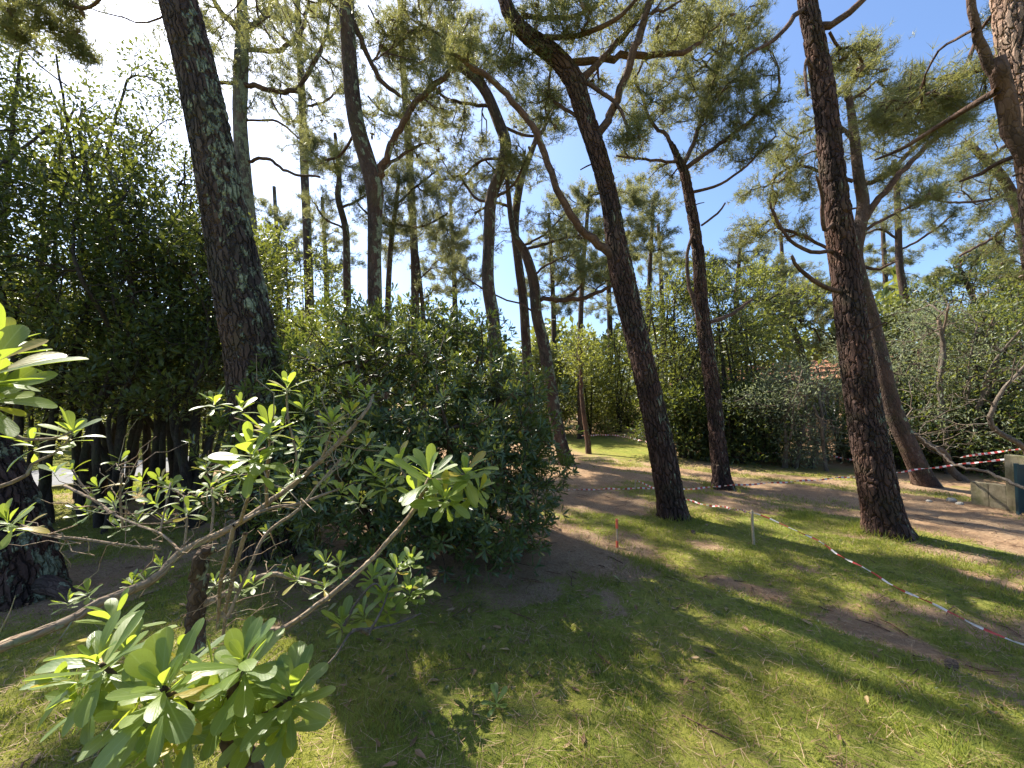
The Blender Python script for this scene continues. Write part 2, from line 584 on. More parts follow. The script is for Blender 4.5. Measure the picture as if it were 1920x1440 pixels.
def masks(x, y):
    """grass amount and litter amount (0..1) at ground points"""
    u = ground_u(x, y)
    n1 = fbm(x * 0.55, y * 0.55, 21, 4)
    n2 = fbm(x * 1.7, y * 1.7, 33, 4)
    # streaky patches along the crest direction
    v = 0.667 * x - 0.745 * y
    n3 = fbm(u * 1.3, v * 0.45, 41, 4)
    shrub = np.sqrt(((x + 0.8) / 2.3) ** 2 + ((y - 5.0) / 1.6) ** 2) + (n2 - 0.5) * 0.9
    lit_shrub = 1 - sstep(0.8, 1.25, shrub)
    lower = sstep(3.9, 4.3, u + (n2 - 0.5) * 0.4)
    bare = sstep(0.525, 0.66, n3 * 0.6 + n1 * 0.2 + n2 * 0.2 + 0.05 * sstep(4, 9, u))
    far = sstep(6.4, 8.6, y + (n1 - 0.5) * 6.0 + 0.22 * np.maximum(x - 4, 0)) * (0.45 + 0.55 * sstep(.40, .56, n3))
    farlawn = sstep(0.0, 1.0, 1 - np.sqrt(((x - 4.0) / 3.4) ** 2 + ((y - 16.5) / 5.2) ** 2) + (n1 - .5) * 0.6)
    lower_bare = np.clip(np.maximum(bare, far), 0, 1) * (1 - farlawn)
    # strip of worn earth just beyond the crest
    strip = np.exp(-((u - 4.75 - (n1 - 0.5) * 1.2) / 0.34) ** 2) * sstep(0.46, 0.66, n2 + 0.10)
    thick = sstep(-3.2, -4.4, x + (n2 - .5)) * sstep(3.0, 4.0, y + (n1 - 0.5)) * sstep(-7.6, -6.0, x + 0.35 * (y - 5.5))
    thick = thick * (1 - (1 - sstep(0.5, 1.2, np.sqrt(((x + 6.6) / 2.2) ** 2 + ((y - 5.6) / 1.0) ** 2))))
    litter = np.maximum(lit_shrub, np.maximum(lower * np.maximum(lower_bare, strip), thick * 0.9))
    mounds = (1 - lower) * sstep(0.60, 0.72, n2) * 0.7
    litter = np.clip(np.maximum(litter, mounds), 0, 1)
    return 1 - litter, litter, thick


def make_ground():
    def axis(lo, hi, fine_lo, fine_hi, step, n_out):
        mid = np.arange(fine_lo, fine_hi, step)
        k = np.linspace(0, 1, n_out + 1)[1:]
        g = k ** 2.6
        return np.concatenate([(fine_lo - g * (fine_lo - lo))[::-1], mid, fine_hi + g * (hi - fine_hi)])
    xs = axis(-400, 400, -7, 9, 0.062, 42)
    ys = axis(-60, 900, 0.2, 11, 0.062, 42)
    X, Y = np.meshgrid(xs, ys)
    x, y = X.ravel(), Y.ravel()
    z = ground_z(x, y)
    g, l, th = masks(x, y)
    rt = road_t(x, y)
    z = np.where((rt > -0.3) & (rt < 4.4), z * 0 - 0.02, z)
    z = z + l * 0 + (vnoise(x * 9, y * 9, 77) - 0.5) * 0.018 + (vnoise(x * 23, y * 23, 78) - 0.5) * 0.010
    idx = np.arange(len(x)).reshape(X.shape)
    Q = np.stack([idx[:-1, :-1], idx[:-1, 1:], idx[1:, 1:], idx[1:, :-1]], -1).reshape(-1, 4)
    t = NT("lawn_and_litter")
    p = t.pos()
    ga = t.attr("grass")
    n_fine = t.noise(p, 34, 5, 0.7)
    n_med = t.noise(p, 6, 4, 0.6)
    n_big = t.noise(p, 1.1, 3)
    n_dot = t.noise(p, 150, 3, 0.7)
    grass = t.ramp(t.math('ADD', t.math('MULTIPLY', n_fine, 0.5), t.math('MULTIPLY', n_med, 0.5)),
                   [(0.32, (0.060, 0.070, 0.020)), (0.50, (0.160, 0.182, 0.028)), (0.68, (0.30, 0.285, 0.075))])
    grass = t.mix(t.mapr(n_big, 0.42, 0.62, 0.0, 0.55), grass, (0.24, 0.215, 0.045))
    dirt = t.ramp(t.math('ADD', t.math('MULTIPLY', n_fine, 0.55), t.math('MULTIPLY', n_dot, 0.45)),
                  [(0.32, (0.12, 0.082, 0.055)), (0.5, (0.30, 0.205, 0.125)), (0.68, (0.48, 0.355, 0.235))])
    dirt = t.mix(t.mapr(n_big, 0.40, 0.62, 0.0, 0.6), dirt, (0.32, 0.19, 0.105))
    gm = t.math('ADD', ga, t.math('MULTIPLY', t.math('SUBTRACT', n_fine, 0.5), 2.2))
    gm = t.math('ADD', gm, t.math('MULTIPLY', t.math('SUBTRACT', n_med, 0.5), 1.3))
    col = t.mix(t.mapr(gm, 0.35, 0.65), dirt, grass)
    h = t.math('ADD', t.math('MULTIPLY', n_fine, 0.6), t.math('MULTIPLY', n_dot, 0.5))
    mat = t.done(t.principled(col, 0.95, t.bump(h, 0.9, 0.03), 0.15))
    o = mobj("lawn", np.stack([x, y, z], -1), None, Q, mat, attrs={"grass": g})
    tag(o, kind="structure")
    return o


lawn = make_ground()


def gz(x, y):
    return ground_z(np.asarray(x, float), np.asarray(y, float))


def gz1(x, y):
    return float(ground_z(np.array([x], float), np.array([y], float))[0])


def make_road():
    n = 120
    s = np.linspace(-60, 160, n)
    rows = []
    for off in (0.0, 3.9):
        p = ROAD_A[None] + s[:, None] * ROAD_DIR[None] + off * ROAD_N[None]
        rows.append(np.column_stack([p, np.full(n, 0.03)]))
    V = np.vstack(rows)
    a = np.arange(n - 1)
    Q = np.stack([a, a + 1, n + a + 1, n + a], -1)
    o = mobj("road", V, None, Q, simple_mat("asphalt_pale", (0.10, 0.10, 0.105), (0.16, 0.16, 0.162), 3, 0.9, 0.3))
    tag(o, kind="structure")
    # kerb on the near side
    c = []
    for off, z in ((-0.16, -0.1), (-0.16, 0.10), (0.0, 0.10), (0.0, -0.1)):
        p = ROAD_A[None] + s[:, None] * ROAD_DIR[None] + off * ROAD_N[None]
        c.append(np.column_stack([p, np.full(n, z)]))
    V = np.vstack(c)
    Q = np.vstack([np.stack([k * n + a, k * n + a + 1, (k + 1) * n + a + 1, (k + 1) * n + a], -1) for k in range(3)])
    o = mobj("kerb", V, None, Q, M['concrete'], smooth=False)
    tag(o, kind="structure")


make_road()

# hills closing the horizon far off
th = np.linspace(R(-80), R(80), 80)
rr_ = np.array([300, 420, 560])
hv, hq = [], []
for k, r_ in enumerate(rr_):
    zz = (0, 9, 13)[k] * (0.5 + vnoise(th * 6, th * 0 + k, 5))
    hv.append(np.column_stack([np.sin(th) * r_, np.cos(th) * r_, zz - 1]))
a = np.arange(79)
for k in range(2):
    hq.append(np.stack([k * 80 + a, k * 80 + a + 1, (k + 1) * 80 + a + 1, (k + 1) * 80 + a], -1))
tag(mobj("hills", np.vstack(hv), None, np.vstack(hq), simple_mat("wooded_hill", (0.03, 0.045, 0.02), (0.06, 0.075, 0.03), 0.08, 1.0, 0.2)), kind="structure")


# ------------------------------------------------------------------ growth of branches
class Skel:
    """nodes of a tree: trunk and limb polylines, then chains grown to attractor points"""
    def __init__(s, cap=12000):
        s.P = np.zeros((cap, 3)); s.T = np.zeros((cap, 3)); s.D = np.zeros(cap)
        s.par = np.full(cap, -1, int); s.rad = np.zeros(cap); s.ok = np.zeros(cap, bool); s.limb = np.full(cap, -1, int)
        s.n = 0
        s.chains = []            # rows of 5 node indices
        s.chain_limb = []

    def add_path(s, path, zmin=-9, limb=-1, ok=True):
        P = path[:, :3]
        k = len(P)
        i0 = s.n
        s.P[i0:i0 + k] = P
        s.T[i0:i0 + k] = norm(np.gradient(P, axis=0))
        s.D[i0:i0 + k] = 0.0
        s.rad[i0:i0 + k] = path[:, 3]
        s.ok[i0:i0 + k] = (P[:, 2] > zmin) & ok
        s.limb[i0:i0 + k] = limb
        s.n += k

    def grow(s, A, alpha=0.30, up=0.35, jit=0.05, ang=0.7, start_tan=0.3):
        n0 = s.n
        d0 = np.sqrt(((A[:, None, :] - s.P[None, :n0][:, s.ok[:n0]]) ** 2).sum(-1)).min(1)
        for a in A[np.argsort(d0)]:
            n = s.n
            v = a - s.P[:n]
            d = np.sqrt((v ** 2).sum(1)) + 1e-6
            cosang = (v * s.T[:n]).sum(1) / d
            cost = d * (1 + ang * (1 - cosang)) + alpha * s.D[:n] + np.where(s.ok[:n], 0, 1e6)
            j = int(np.argmin(cost))
            p0, L = s.P[j], d[j]
            c1 = p0 + (s.T[j] * start_tan + v[j] / L * 0.12 - np.array([0, 0, 0.10 * (1 if up > 0 else 0)])) * L
            c2 = a - (v[j] / L * 0.28 + np.array([0, 0, up * 0.45])) * L
            t = np.array([0.25, 0.5, 0.75, 1.0])[:, None]
            Q = (1 - t) ** 3 * p0 + 3 * (1 - t) ** 2 * t * c1 + 3 * (1 - t) * t * t * c2 + t ** 3 * a
            Q[:3] += rng.normal(0, jit * L, (3, 3)) * 0.5
            ids = np.arange(n, n + 4)
            s.P[ids] = Q
            full = np.vstack([p0, Q])
            s.T[ids] = norm(np.gradient(full, axis=0))[1:]
            s.D[ids] = s.D[j] + np.arange(1, 5) / 4 * L
            s.par[n] = j
            s.par[n + 1:n + 4] = np.arange(n, n + 3)
            s.ok[ids] = True
            # which first-level limb a chain hangs from
            lid = s.limb[j] if s.limb[j] >= 0 else 1000 + len(s.chains) if j < n0 else s.limb[j]
            s.limb[ids] = lid
            s.chains.append([j, *ids])
            s.chain_limb.append(lid)
            s.n += 4
        s.n0 = n0

    def radii(s, r0=0.006, p=0.5):
        cnt = np.zeros(s.n)
        for c in s.chains:
            cnt[c[-1]] += 1
        for i in range(s.n - 1, s.n0 - 1, -1):
            if s.par[i] >= s.n0:
                cnt[s.par[i]] += cnt[i]
        s.cnt = cnt
        s.rad[s.n0:s.n] = r0 * np.maximum(cnt[s.n0:], 1) ** p

    def chain_arrays(s):
        C = np.array(s.chains)
        pts = s.P[C]
        rd = s.rad[C].copy()
        rd[:, 0] = np.minimum(rd[:, 0], rd[:, 1] * 1.15)
        Lc = np.linalg.norm(np.diff(pts, axis=1), axis=2).sum(1, keepdims=True)
        rd = np.minimum(rd, 0.07 * Lc + .003)
        term = s.cnt[C[:, -1]] <= 1
        rd[term, -1] *= 0.5
        return C, pts, rd


THIN = [0, 2, 4]


def make_branches(sk, mat, parent, min_count=6, big_sides=6):
    """one part per first-level limb, what is thinner than that joined as twigs"""
    C, pts, rd = sk.chain_arrays()
    lim = np.array(sk.chain_limb)
    ids, counts = np.unique(lim, return_counts=True)
    loose = []
    out = {}
    for i, c in zip(ids, counts):
        sel = np.nonzero(lim == i)[0]
        if i < 1000:          # hangs from an explicit limb: joined with it below
            out[int(i)] = sel
            continue
        if c < min_count:
            loose.append(sel)
            continue
        thick = rd[sel].max(1) > 0.022
        ps = []
        if thick.any(): ps.append(chains_mesh(pts[sel[thick]], rd[sel[thick]], big_sides))
        if (~thick).any(): ps.append(chains_mesh(pts[sel[~thick]][:, THIN], rd[sel[~thick]][:, THIN], 3))
        V, T, Q, tc = join(ps)
        mobj("branch", V, T, Q, mat, parent, {"tc": tc})
    if loose:
        sel = np.concatenate(loose)
        V, T, Q, tc = chains_mesh(pts[sel][:, THIN], rd[sel][:, THIN], 3)
        tag(mobj("twigs", V, T, Q, mat, parent, {"tc": tc}), kind="stuff")
    return out, pts, rd


def needles_mesh(P, axis, length, width, per, spread=(0.25, 1.25), droop=0.10):
    """single thin triangles: per needles for each tuft at P along axis"""
    k = len(P)
    P = np.repeat(P, per, 0)
    ax = np.repeat(norm(axis), per, 0)
    rnd_t = np.repeat(rng.random(k), per)
    n = len(P)
    q = rng.normal(size=(n, 3))
    q = norm(q - ax * (q * ax).sum(1, keepdims=True))
    ang = rng.uniform(spread[0], spread[1], n)[:, None]
    d = ax * np.cos(ang) + q * np.sin(ang)
    d[:, 2] -= droop * rng.random(n)
    d = norm(d)
    L = (length * rng.uniform(0.7, 1.15, n))[:, None]
    base = P - ax * rng.uniform(-0.02, 0.14, n)[:, None] * (length / 0.16)
    side = norm(np.cross(d, rng.normal(size=(n, 3))))
    w = (width * rng.uniform(0.7, 1.3, n))[:, None]
    V = np.empty((n, 3, 3))
    V[:, 0] = base - side * w * 0.5
    V[:, 1] = base + side * w * 0.5
    V[:, 2] = base + d * L
    r = np.clip(rnd_t * 0.75 + rng.random(n) * 0.3 - 0.02, 0, 1)
    r = np.where(rng.random(n) < 0.035, 1.0, np.minimum(r, 0.93))
    return V.reshape(-1, 3), np.arange(3 * n).reshape(-1, 3), np.repeat(r, 3)


def pad_points(pads):
    out = []
    for pd in pads:
        c, r, n = pd
        r = r * 1.12
        v = rng.normal(size=(n, 3))
        v = norm(v) * (rng.random((n, 1)) ** 0.4)
        v[:, 2] *= 0.62
        out.append(np.asarray(c) + v * r)
    return np.vstack(out)


PXW = 1 / FPX


def pixel_path(rows, depths):
    """rows (px, py, width_px); depths one per row -> (x,y,z,r)"""
    return np.array([[*W(a, b, d), w * PXW * d / 2] for (a, b, w), d in zip(rows, depths)])


TREES = []


def root_flare(o, path, loc):
    """buttress the foot of a trunk into a few root lobes"""
    me = o.data
    n = len(me.vertices)
    V = np.empty(n * 3, dtype=np.float32)
    me.vertices.foreach_get("co", V)
    V = V.reshape(-1, 3).astype(float)
    c0 = path[0, :2] - loc[:2]
    h = np.maximum(V[:, 2], -0.05)
    sel = h < 1.0
    k = np.clip(h / 1.0, 0, 1)[:, None]
    i1 = int(np.argmin(np.abs(path[:, 2] - loc[2] - 1.0)))
    c = c0 * (1 - k) + (path[i1, :2] - loc[:2]) * k
    d = V[:, :2] - c
    a = np.arctan2(d[:, 1], d[:, 0])
    q = rng.random() * 50
    lobe = vnoise(np.cos(a) * 2.2 + q, np.sin(a) * 2.2 + q, 3) * .8 + .15 * np.sin(a * 5 + q)
    f = 1 + 0.42 * np.clip(lobe, 0, 1) ** 1.5 * np.exp(-np.maximum(h, 0) / .16)
    V[sel, :2] = (c + d * f[:, None])[sel]
    me.vertices.foreach_set("co", V.astype(np.float32).ravel())
    me.update()


def stubs(path, t, mat):
    """broken dead branch stubs along a trunk, one part"""
    ps = []
    for k in range(6):
        i = int(rng.uniform(.25, .9) * len(path))
        p, r = path[i, :3], path[i, 3]
        a = rng.random() * 6.283
        d = np.array([math.cos(a), math.sin(a), rng.uniform(-.2, .5)])
        L = rng.uniform(.08, .30)
        pts_ = np.array([[*(p + d * (r * .8 + L * f) + [0, 0, -.03 * f * f]), rng.uniform(.010, .020) * (1 - .35 * f)] for f in (0, .5, 1)])
        ps.append(tube(pts_, 7))
    V, T, Q, tc = join(ps)
    tag(mobj("dead_stubs", V, T, Q, mat, t, {"tc": tc}), kind="stuff")


def pine(label, rows, depth, limbs=(), pads=(), wpads=(), mat='bark_far', limb_mat='limb', sides=20, step=0.10, base=None, depth_top=None,
         tuft=8, per=11, nl=0.13, nw=0.009, needle='needle', group=None, lump=0.06, r0=0.0062, zmin=3.0, flare=0.16, dens=1.0, name="pine_tree", top=None, seed=None):
    """rows: trunk in photo pixels from the top down to the base; limbs: [(rows, depth_start, depth_end)] from the trunk outwards"""
    n = len(rows)
    dt = depth if depth_top is None else depth_top
    ys = np.array([r[1] for r in rows], float)
    ds = [depth + (dt - depth) * (ys[-1] - y) / max(ys[-1] - ys[0], 1) for y in ys]
    path = pixel_path(rows, ds)[::-1]                      # base first
    if base is not None:                                   # foot hidden by other plants: continue to the ground
        path = np.vstack([[*base, path[0, 3] * 1.12], path])
    path[0, 2] = gz1(path[0, 0], path[0, 1]) - 0.12 if (base is not None or path[0, 2] < 0.6) else path[0, 2]
    if top is not None:
        path = np.vstack([path, top])
    loc = np.array([path[0, 0], path[0, 1], gz1(path[0, 0], path[0, 1])])
    t = empty(name, loc, label, "tree", group)
    TREES.append(t)
    fine = catmull(path, step)
    h = fine[:, 2] - loc[2]
    fine[:, 3] *= 1 + flare * np.exp(-np.maximum(h, 0) / 0.28)
    tr_o = tube_obj("trunk", fine, sides, M[mat], t, lump, len(TREES))
    root_flare(tr_o, fine, loc)
    if sides > 30:
        stubs(fine, t, M[limb_mat])
    sk = Skel()
    sk.add_path(catmull(path, 0.25), zmin)
    limb_tubes = []
    for k, lb in enumerate(limbs):
        lr, d0, d1 = lb[:3]
        d_ = np.linspace(d0, d1, len(lr))
        lp = catmull(pixel_path(lr, d_), 0.12)
        s_ = np.arange(len(lp))
        lp[1:-1, :3] += (rng.normal(size=(len(lp) - 2, 3)) * 0.25 * lp[1:-1, 3:4])
        limb_tubes.append(lp)
        bare = len(lb) > 3 and lb[3] == 'bare'
        sk.add_path(lp[::2], -9, k, not bare)
    A = []
    for (px, py, r, d, m) in pads:
        A.append((W(px, py, d), r * PXW * d, max(3, int(m * dens * 1.45))))
    for (c, r, m) in wpads:
        A.append((np.array(c, float) + [0, 0, .9], r, max(3, int(m * dens * .42))))
    extra = {}
    if A:
        pts_ = pad_points(A)
        sk.grow(pts_)
        sk.radii(r0)
        extra, cpts, crd = make_branches(sk, M[limb_mat], t)
        C = np.array(sk.chains)
        leafy = rng.random(len(C)) < .78                     # the rest are dead, bare twigs
        thin = (sk.cnt[C] <= 3) & leafy[:, None]
        cand_i = C[:, 1:][thin[:, 1:]]
        nt = int(len(C) * tuft)
        pick = cand_i[rng.integers(0, len(cand_i), nt)]
        ends = C[leafy, 4]
        Pt = np.concatenate([sk.P[pick] + rng.normal(0, 0.085, (nt, 3)), sk.P[ends]])
        ax = np.concatenate([sk.T[pick] + rng.normal(0, 0.55, (nt, 3)) + [0, 0, 0.45], sk.T[ends] + [0, 0, 0.4]])
        V, T, r = needles_mesh(Pt, ax, nl, nw, per)
        mobj("crown", V, T, None, M[needle], t, {"rnd": r}, smooth=False)
        if 5 < depth < 12:
            cp = sk.P[C[rng.integers(0, len(C), 46), rng.integers(1, 4, 46)]] + rng.normal(0, .04, (46, 3))
            cd = norm(rng.normal(size=(46, 3)) + [0, 0, -.6])
            ff = np.array([0, .25, .6, 1.0])
            ch = cp[:, None] + cd[:, None] * ff[None, :, None] * .11
            V, T, Q, tc = chains_mesh(ch, np.array([.012, .030, .026, .004])[None] * rng.uniform(.8, 1.2, (46, 1)), 5)
            tag(mobj("cones", V, None, Q, M['cone'], t, {"tc": tc}), kind="stuff")
    for k, lp in enumerate(limb_tubes):
        ps = [tube(lp, 10)]
        if k in extra:
            sel = extra[k]
            thick = crd[sel].max(1) > 0.022
            if thick.any(): ps.append(chains_mesh(cpts[sel[thick]], crd[sel[thick]], 6))
            if (~thick).any(): ps.append(chains_mesh(cpts[sel[~thick]][:, THIN], crd[sel[~thick]][:, THIN], 3))
        V, T, Q, tc = join(ps)
        lm = limbs[k][4] if len(limbs[k]) > 4 else limb_mat
        mobj("branch", V, T, Q, M[lm], t, {"tc": tc})
    return t


# ------------------------------------------------------------------ the pines
PG = "tall maritime pines standing in the garden"
# A: the lichen covered pine at the left
pine("thick leaning pine with grey green lichen patches on its trunk, left of the big shrub",
     [(338, -150, 58), (326, -90, 60), (325, -40, 61), (345, 40, 65), (376, 170, 68), (408, 330, 72), (437, 480, 80), (462, 610, 88), (478, 700, 92)], 4.6,  # unseen top rows bent so the sun clears the trunk to the near leaves
     mat='bark_lichen', sides=52, step=0.034, base=(-2.75, 4.55, 0), group=PG, lump=0.07,
     wpads=[((-5.9, 7.3, 8.5), 1.2, 70), ((-7.2, 6.6, 8.6), 1.1, 56), ((-4.6, 7.5, 8.9), 1.1, 62), ((-3.6, 7.4, 9.2), 1.0, 50), ((-5.0, 5.3, 11.5), 1.5, 50), ((-3.4, 3.9, 12.3), 1.5, 50), ((-6.0, 3.6, 12.2), 1.3, 40)],  # first four crown pads added to throw dappled shade on the lawn
     top=[(-4.0, 4.9, 10.0, .13), (-4.4, 4.9, 11.8, .08)], zmin=8.6)
# B: slim grey pine right behind it
pine("slim grey pine with whorls of upswept limbs, just behind the lichen covered pine",
     [(470, -160, 12), (455, -20, 16), (455, 50, 20), (452, 130, 24), (450, 220, 23), (456, 320, 25), (468, 440, 27), (480, 560, 28), (492, 720, 30)], 11,
     limbs=[([(452, 62, 12), (430, 40, 11), (405, 5, 9), (385, -60, 7)], 11, 10.4),
            ([(455, 62, 12), (485, 40, 10), (520, -10, 8), (545, -70, 6)], 11, 10.6),
            ([(456, 90, 8), (520, 95, 8), (565, 55, 7), (585, -30, 5)], 11, 11.4),
            ([(455, 158, 9), (545, 172, 9), (570, 150, 8), (610, 70, 6), (620, 0, 4)], 11, 10.5),
            ([(455, 155, 7), (402, 152, 6), (380, 120, 5)], 11, 10.6),
            ([(452, 225, 4), (520, 228, 4), (560, 260, 3)], 11, 11.5, 'bare'),
            ([(465, 303, 6), (500, 297, 6), (545, 325, 5), (600, 332, 4)], 11, 10.7, 'bare')],
     pads=[(540, 40, 60, 10.8, 45), (600, 110, 60, 10.6, 45), (560, 165, 50, 10.6, 30), (410, 30, 50, 10.6, 30), (400, 120, 40, 10.7, 20),
           (620, 30, 60, 10.5, 40), (500, 10, 50, 11.5, 25), (470, 120, 45, 12, 16), (600, 210, 50, 10.8, 25), (430, 90, 50, 10.5, 26), (520, 110, 50, 10.6, 30), (580, 60, 55, 11.2, 34), (560, 230, 50, 10.9, 24), (640, 150, 50, 11, 26), (460, 180, 40, 10.7, 14), (380, 60, 45, 10.4, 18)],
     wpads=[((-7.2, 8.9, 11.1), 1.3, 120), ((-6.0, 8.6, 11.3), 1.2, 100), ((-8.2, 8.2, 11.3), 1.2, 90), ((-5.0, 8.4, 11.0), 1.0, 60)],  # unseen crown pads reaching forward, added to break up sun on the lawn
     mat='bark_grey', base=(-6.9, 10.9, 0), group=PG, zmin=6, dens=0.55)
# C: curving dark pine
pine("dark pine bending into a fork high above the big shrub",
     [(640, -150, 24), (648, -20, 27), (652, 60, 27), (657, 140, 28), (668, 230, 29), (688, 300, 31), (702, 352, 34), (703, 400, 27), (702, 470, 25), (703, 560, 26), (706, 700, 28)], 8,
     limbs=[([(704, 348, 15), (722, 300, 13), (745, 250, 12), (785, 185, 11), (850, 130, 9), (872, 105, 6)], 8, 7.6, '', 'limb_warm'),
            ([(652, 30, 11), (672, 60, 10), (690, 110, 9), (722, 158, 8), (770, 192, 5)], 8, 8.4),
            ([(700, 335, 6), (740, 300, 6), (790, 270, 5)], 8, 9.0),
            ([(665, 250, 5), (640, 290, 5), (610, 300, 4)], 8, 8.6)],
     pads=[(735, 90, 70, 8.4, 34), (745, 235, 60, 8.4, 34), (690, 40, 60, 8.6, 26), (800, 180, 55, 8.0, 30), (780, 275, 55, 9.0, 30), (620, 300, 40, 8.6, 14), (850, 90, 55, 7.6, 28)],
     wpads=[((-2.6, 7.8, 12.0), 1.3, 34)],
     base=(-2.85, 8.0, 0), group=PG, zmin=5.5, dens=0.72)
# D: S shaped pine
pine("S shaped pine rising behind the right shoulder of the big shrub",
     [(800, 60, 9), (850, 115, 13), (885, 142, 16), (912, 175, 19), (935, 230, 21), (948, 270, 22), (941, 318, 22), (921, 372, 22), (917, 440, 21), (915, 530, 23), (925, 600, 25), (932, 720, 27)], 9,
     limbs=[([(912, 165, 7), (885, 118, 6), (830, 70, 5), (780, 40, 4)], 9, 8.6),
            ([(936, 235, 6), (990, 255, 5), (1020, 240, 4), (1050, 180, 3)], 9, 9.6),
            ([(925, 200, 7), (880, 195, 6), (830, 180, 5), (790, 120, 4)], 9, 9.4),
            ([(948, 300, 5), (905, 300, 5), (870, 330, 4)], 9, 9.5),
            ([(922, 380, 5), (890, 370, 5), (862, 330, 4)], 9, 9.2),
            ([(930, 370, 6), (965, 345, 5), (985, 300, 4)], 9, 8.6)],
     pads=[(790, 45, 70, 8.6, 60), (760, 90, 55, 8.7, 36), (840, 40, 55, 9.0, 34), (830, 190, 60, 9.3, 34), (880, 70, 55, 9.4, 30), (850, 330, 50, 9.4, 26), (1000, 200, 55, 9.5, 30), (920, 110, 50, 8.8, 26), (880, 250, 45, 9.4, 20), (960, 300, 45, 8.8, 20)],
     base=(-0.35, 9.0, 0), group=PG, zmin=6, dens=1.3)
# E
pine("thin dark pine standing just right of the S shaped pine",
     [(1012, 235, 7), (1000, 275, 10), (980, 325, 14), (968, 390, 15), (966, 440, 15), (973, 500, 16), (981, 560, 17), (985, 620, 18), (990, 720, 19)], 13,
     limbs=[([(990, 295, 6), (1020, 240, 5), (1035, 180, 3)], 13, 12.6),
            ([(970, 400, 6), (930, 380, 5), (890, 400, 4)], 13, 13.4),
            ([(975, 465, 5), (1020, 440, 4), (1060, 400, 3)], 13, 13.6),
            ([(968, 350, 5), (940, 330, 4), (910, 300, 3)], 13, 12.4)],
     pads=[(1030, 230, 50, 12.8, 40), (900, 390, 45, 13.2, 34), (960, 310, 40, 13, 24), (1050, 400, 50, 13.4, 34), (1010, 330, 40, 13.6, 24), (890, 300, 45, 12.6, 30), (930, 440, 40, 13.4, 22)],
     base=(0.55, 13.0, 0), group=PG, zmin=5, nw=0.010, tuft=5)
# F
pine("dark pine with a long level limb, its foot at the big shrub's edge",
     [(950, 330, 8), (962, 430, 12), (985, 475, 17), (1001, 530, 20), (1006, 590, 21), (1018, 640, 22), (1030, 710, 23), (1043, 790, 24), (1054, 840, 25), (1066, 874, 26)], 12,
     limbs=[([(1005, 560, 9), (1050, 562, 9), (1090, 560, 8), (1120, 548, 7), (1150, 535, 5)], 12, 11.2),
            ([(1060, 561, 5), (1080, 545, 5), (1095, 530, 3)], 11.8, 11.6, 'bare'),
            ([(980, 470, 6), (1030, 455, 5), (1090, 440, 4)], 12, 12.6),
            ([(1000, 520, 4), (1020, 500, 4), (1060, 480, 3)], 12, 11.4)],
     pads=[(1130, 520, 45, 11.2, 34), (1080, 505, 45, 11.6, 28), (1090, 440, 50, 12.4, 36), (1060, 470, 40, 11.8, 24), (950, 330, 50, 12.2, 30), (900, 350, 40, 12.4, 20), (1010, 420, 40, 12.6, 20), (860, 520, 30, 12.6, 14)],
     group=PG, zmin=4, nw=0.010)
# G : the big forked pine in the middle
pine("big forked pine leaning left over the middle of the lawn",
     [(905, -110, 22), (940, -20, 24), (955, 25, 26), (985, 62, 29), (1040, 105, 34), (1075, 150, 36), (1092, 200, 35), (1108, 250, 34), (1130, 320, 33), (1146, 390, 34), (1153, 440, 37), (1165, 510, 44), (1188, 610, 43), (1216, 730, 45), (1240, 840, 48), (1266, 970, 50)], 6.6,
     limbs=[([(1160, 495, 19), (1135, 465, 17), (1100, 440, 15), (1070, 400, 14), (1045, 355, 13), (1022, 290, 13), (990, 225, 12), (940, 165, 11), (880, 122, 9), (850, 100, 5)], 6.6, 6.2, '', 'limb_warm'),
            ([(1118, 262, 15), (1142, 215, 15), (1165, 165, 14), (1190, 90, 14), (1212, 25, 13), (1235, -50, 10)], 6.6, 6.0),
            ([(1085, 152, 13), (1130, 110, 12), (1180, 55, 11), (1215, 5, 11), (1250, -60, 8)], 6.6, 6.9),
            ([(1060, 118, 13), (1110, 113, 13), (1180, 106, 12), (1280, 98, 9), (1330, 60, 5)], 6.6, 7.0),
            ([(1000, 70, 10), (1070, 68, 9), (1150, 40, 8), (1210, -20, 6)], 6.6, 5.8),
            ([(980, 30, 9), (1060, 33, 8), (1130, 5, 6), (1170, -40, 5)], 6.6, 6.4),
            ([(1100, 230, 7), (1060, 205, 6), (1030, 180, 6), (1033, 120, 5)], 6.6, 7.2),
            ([(1090, 150, 8), (1150, 190, 7), (1180, 240, 5)], 6.6, 6.2)],
     pads=[(1010, 150, 55, 7.0, 26), (960, 90, 50, 6.8, 24), (1080, 40, 55, 6.2, 30), (1160, 40, 55, 6.6, 30), (1240, 40, 55, 6.4, 30), (1010, 10, 55, 6.4, 26), (1040, 210, 40, 7.1, 14), (1300, 60, 45, 7.0, 22), (1180, 250, 40, 6.2, 14), (1330, 20, 40, 7, 16), (860, 90, 35, 6.2, 12), (1110, 160, 40, 7.4, 12)],
     wpads=[((0.6, 6.8, 9.6), 1.5, 50), ((2.6, 6.2, 10.0), 1.7, 55), ((-1.0, 6.6, 9.4), 1.2, 36), ((1.4, 5.2, 10.4), 1.4, 40)],
     mat='bark_near', sides=48, step=0.032, group=PG, zmin=6.2)
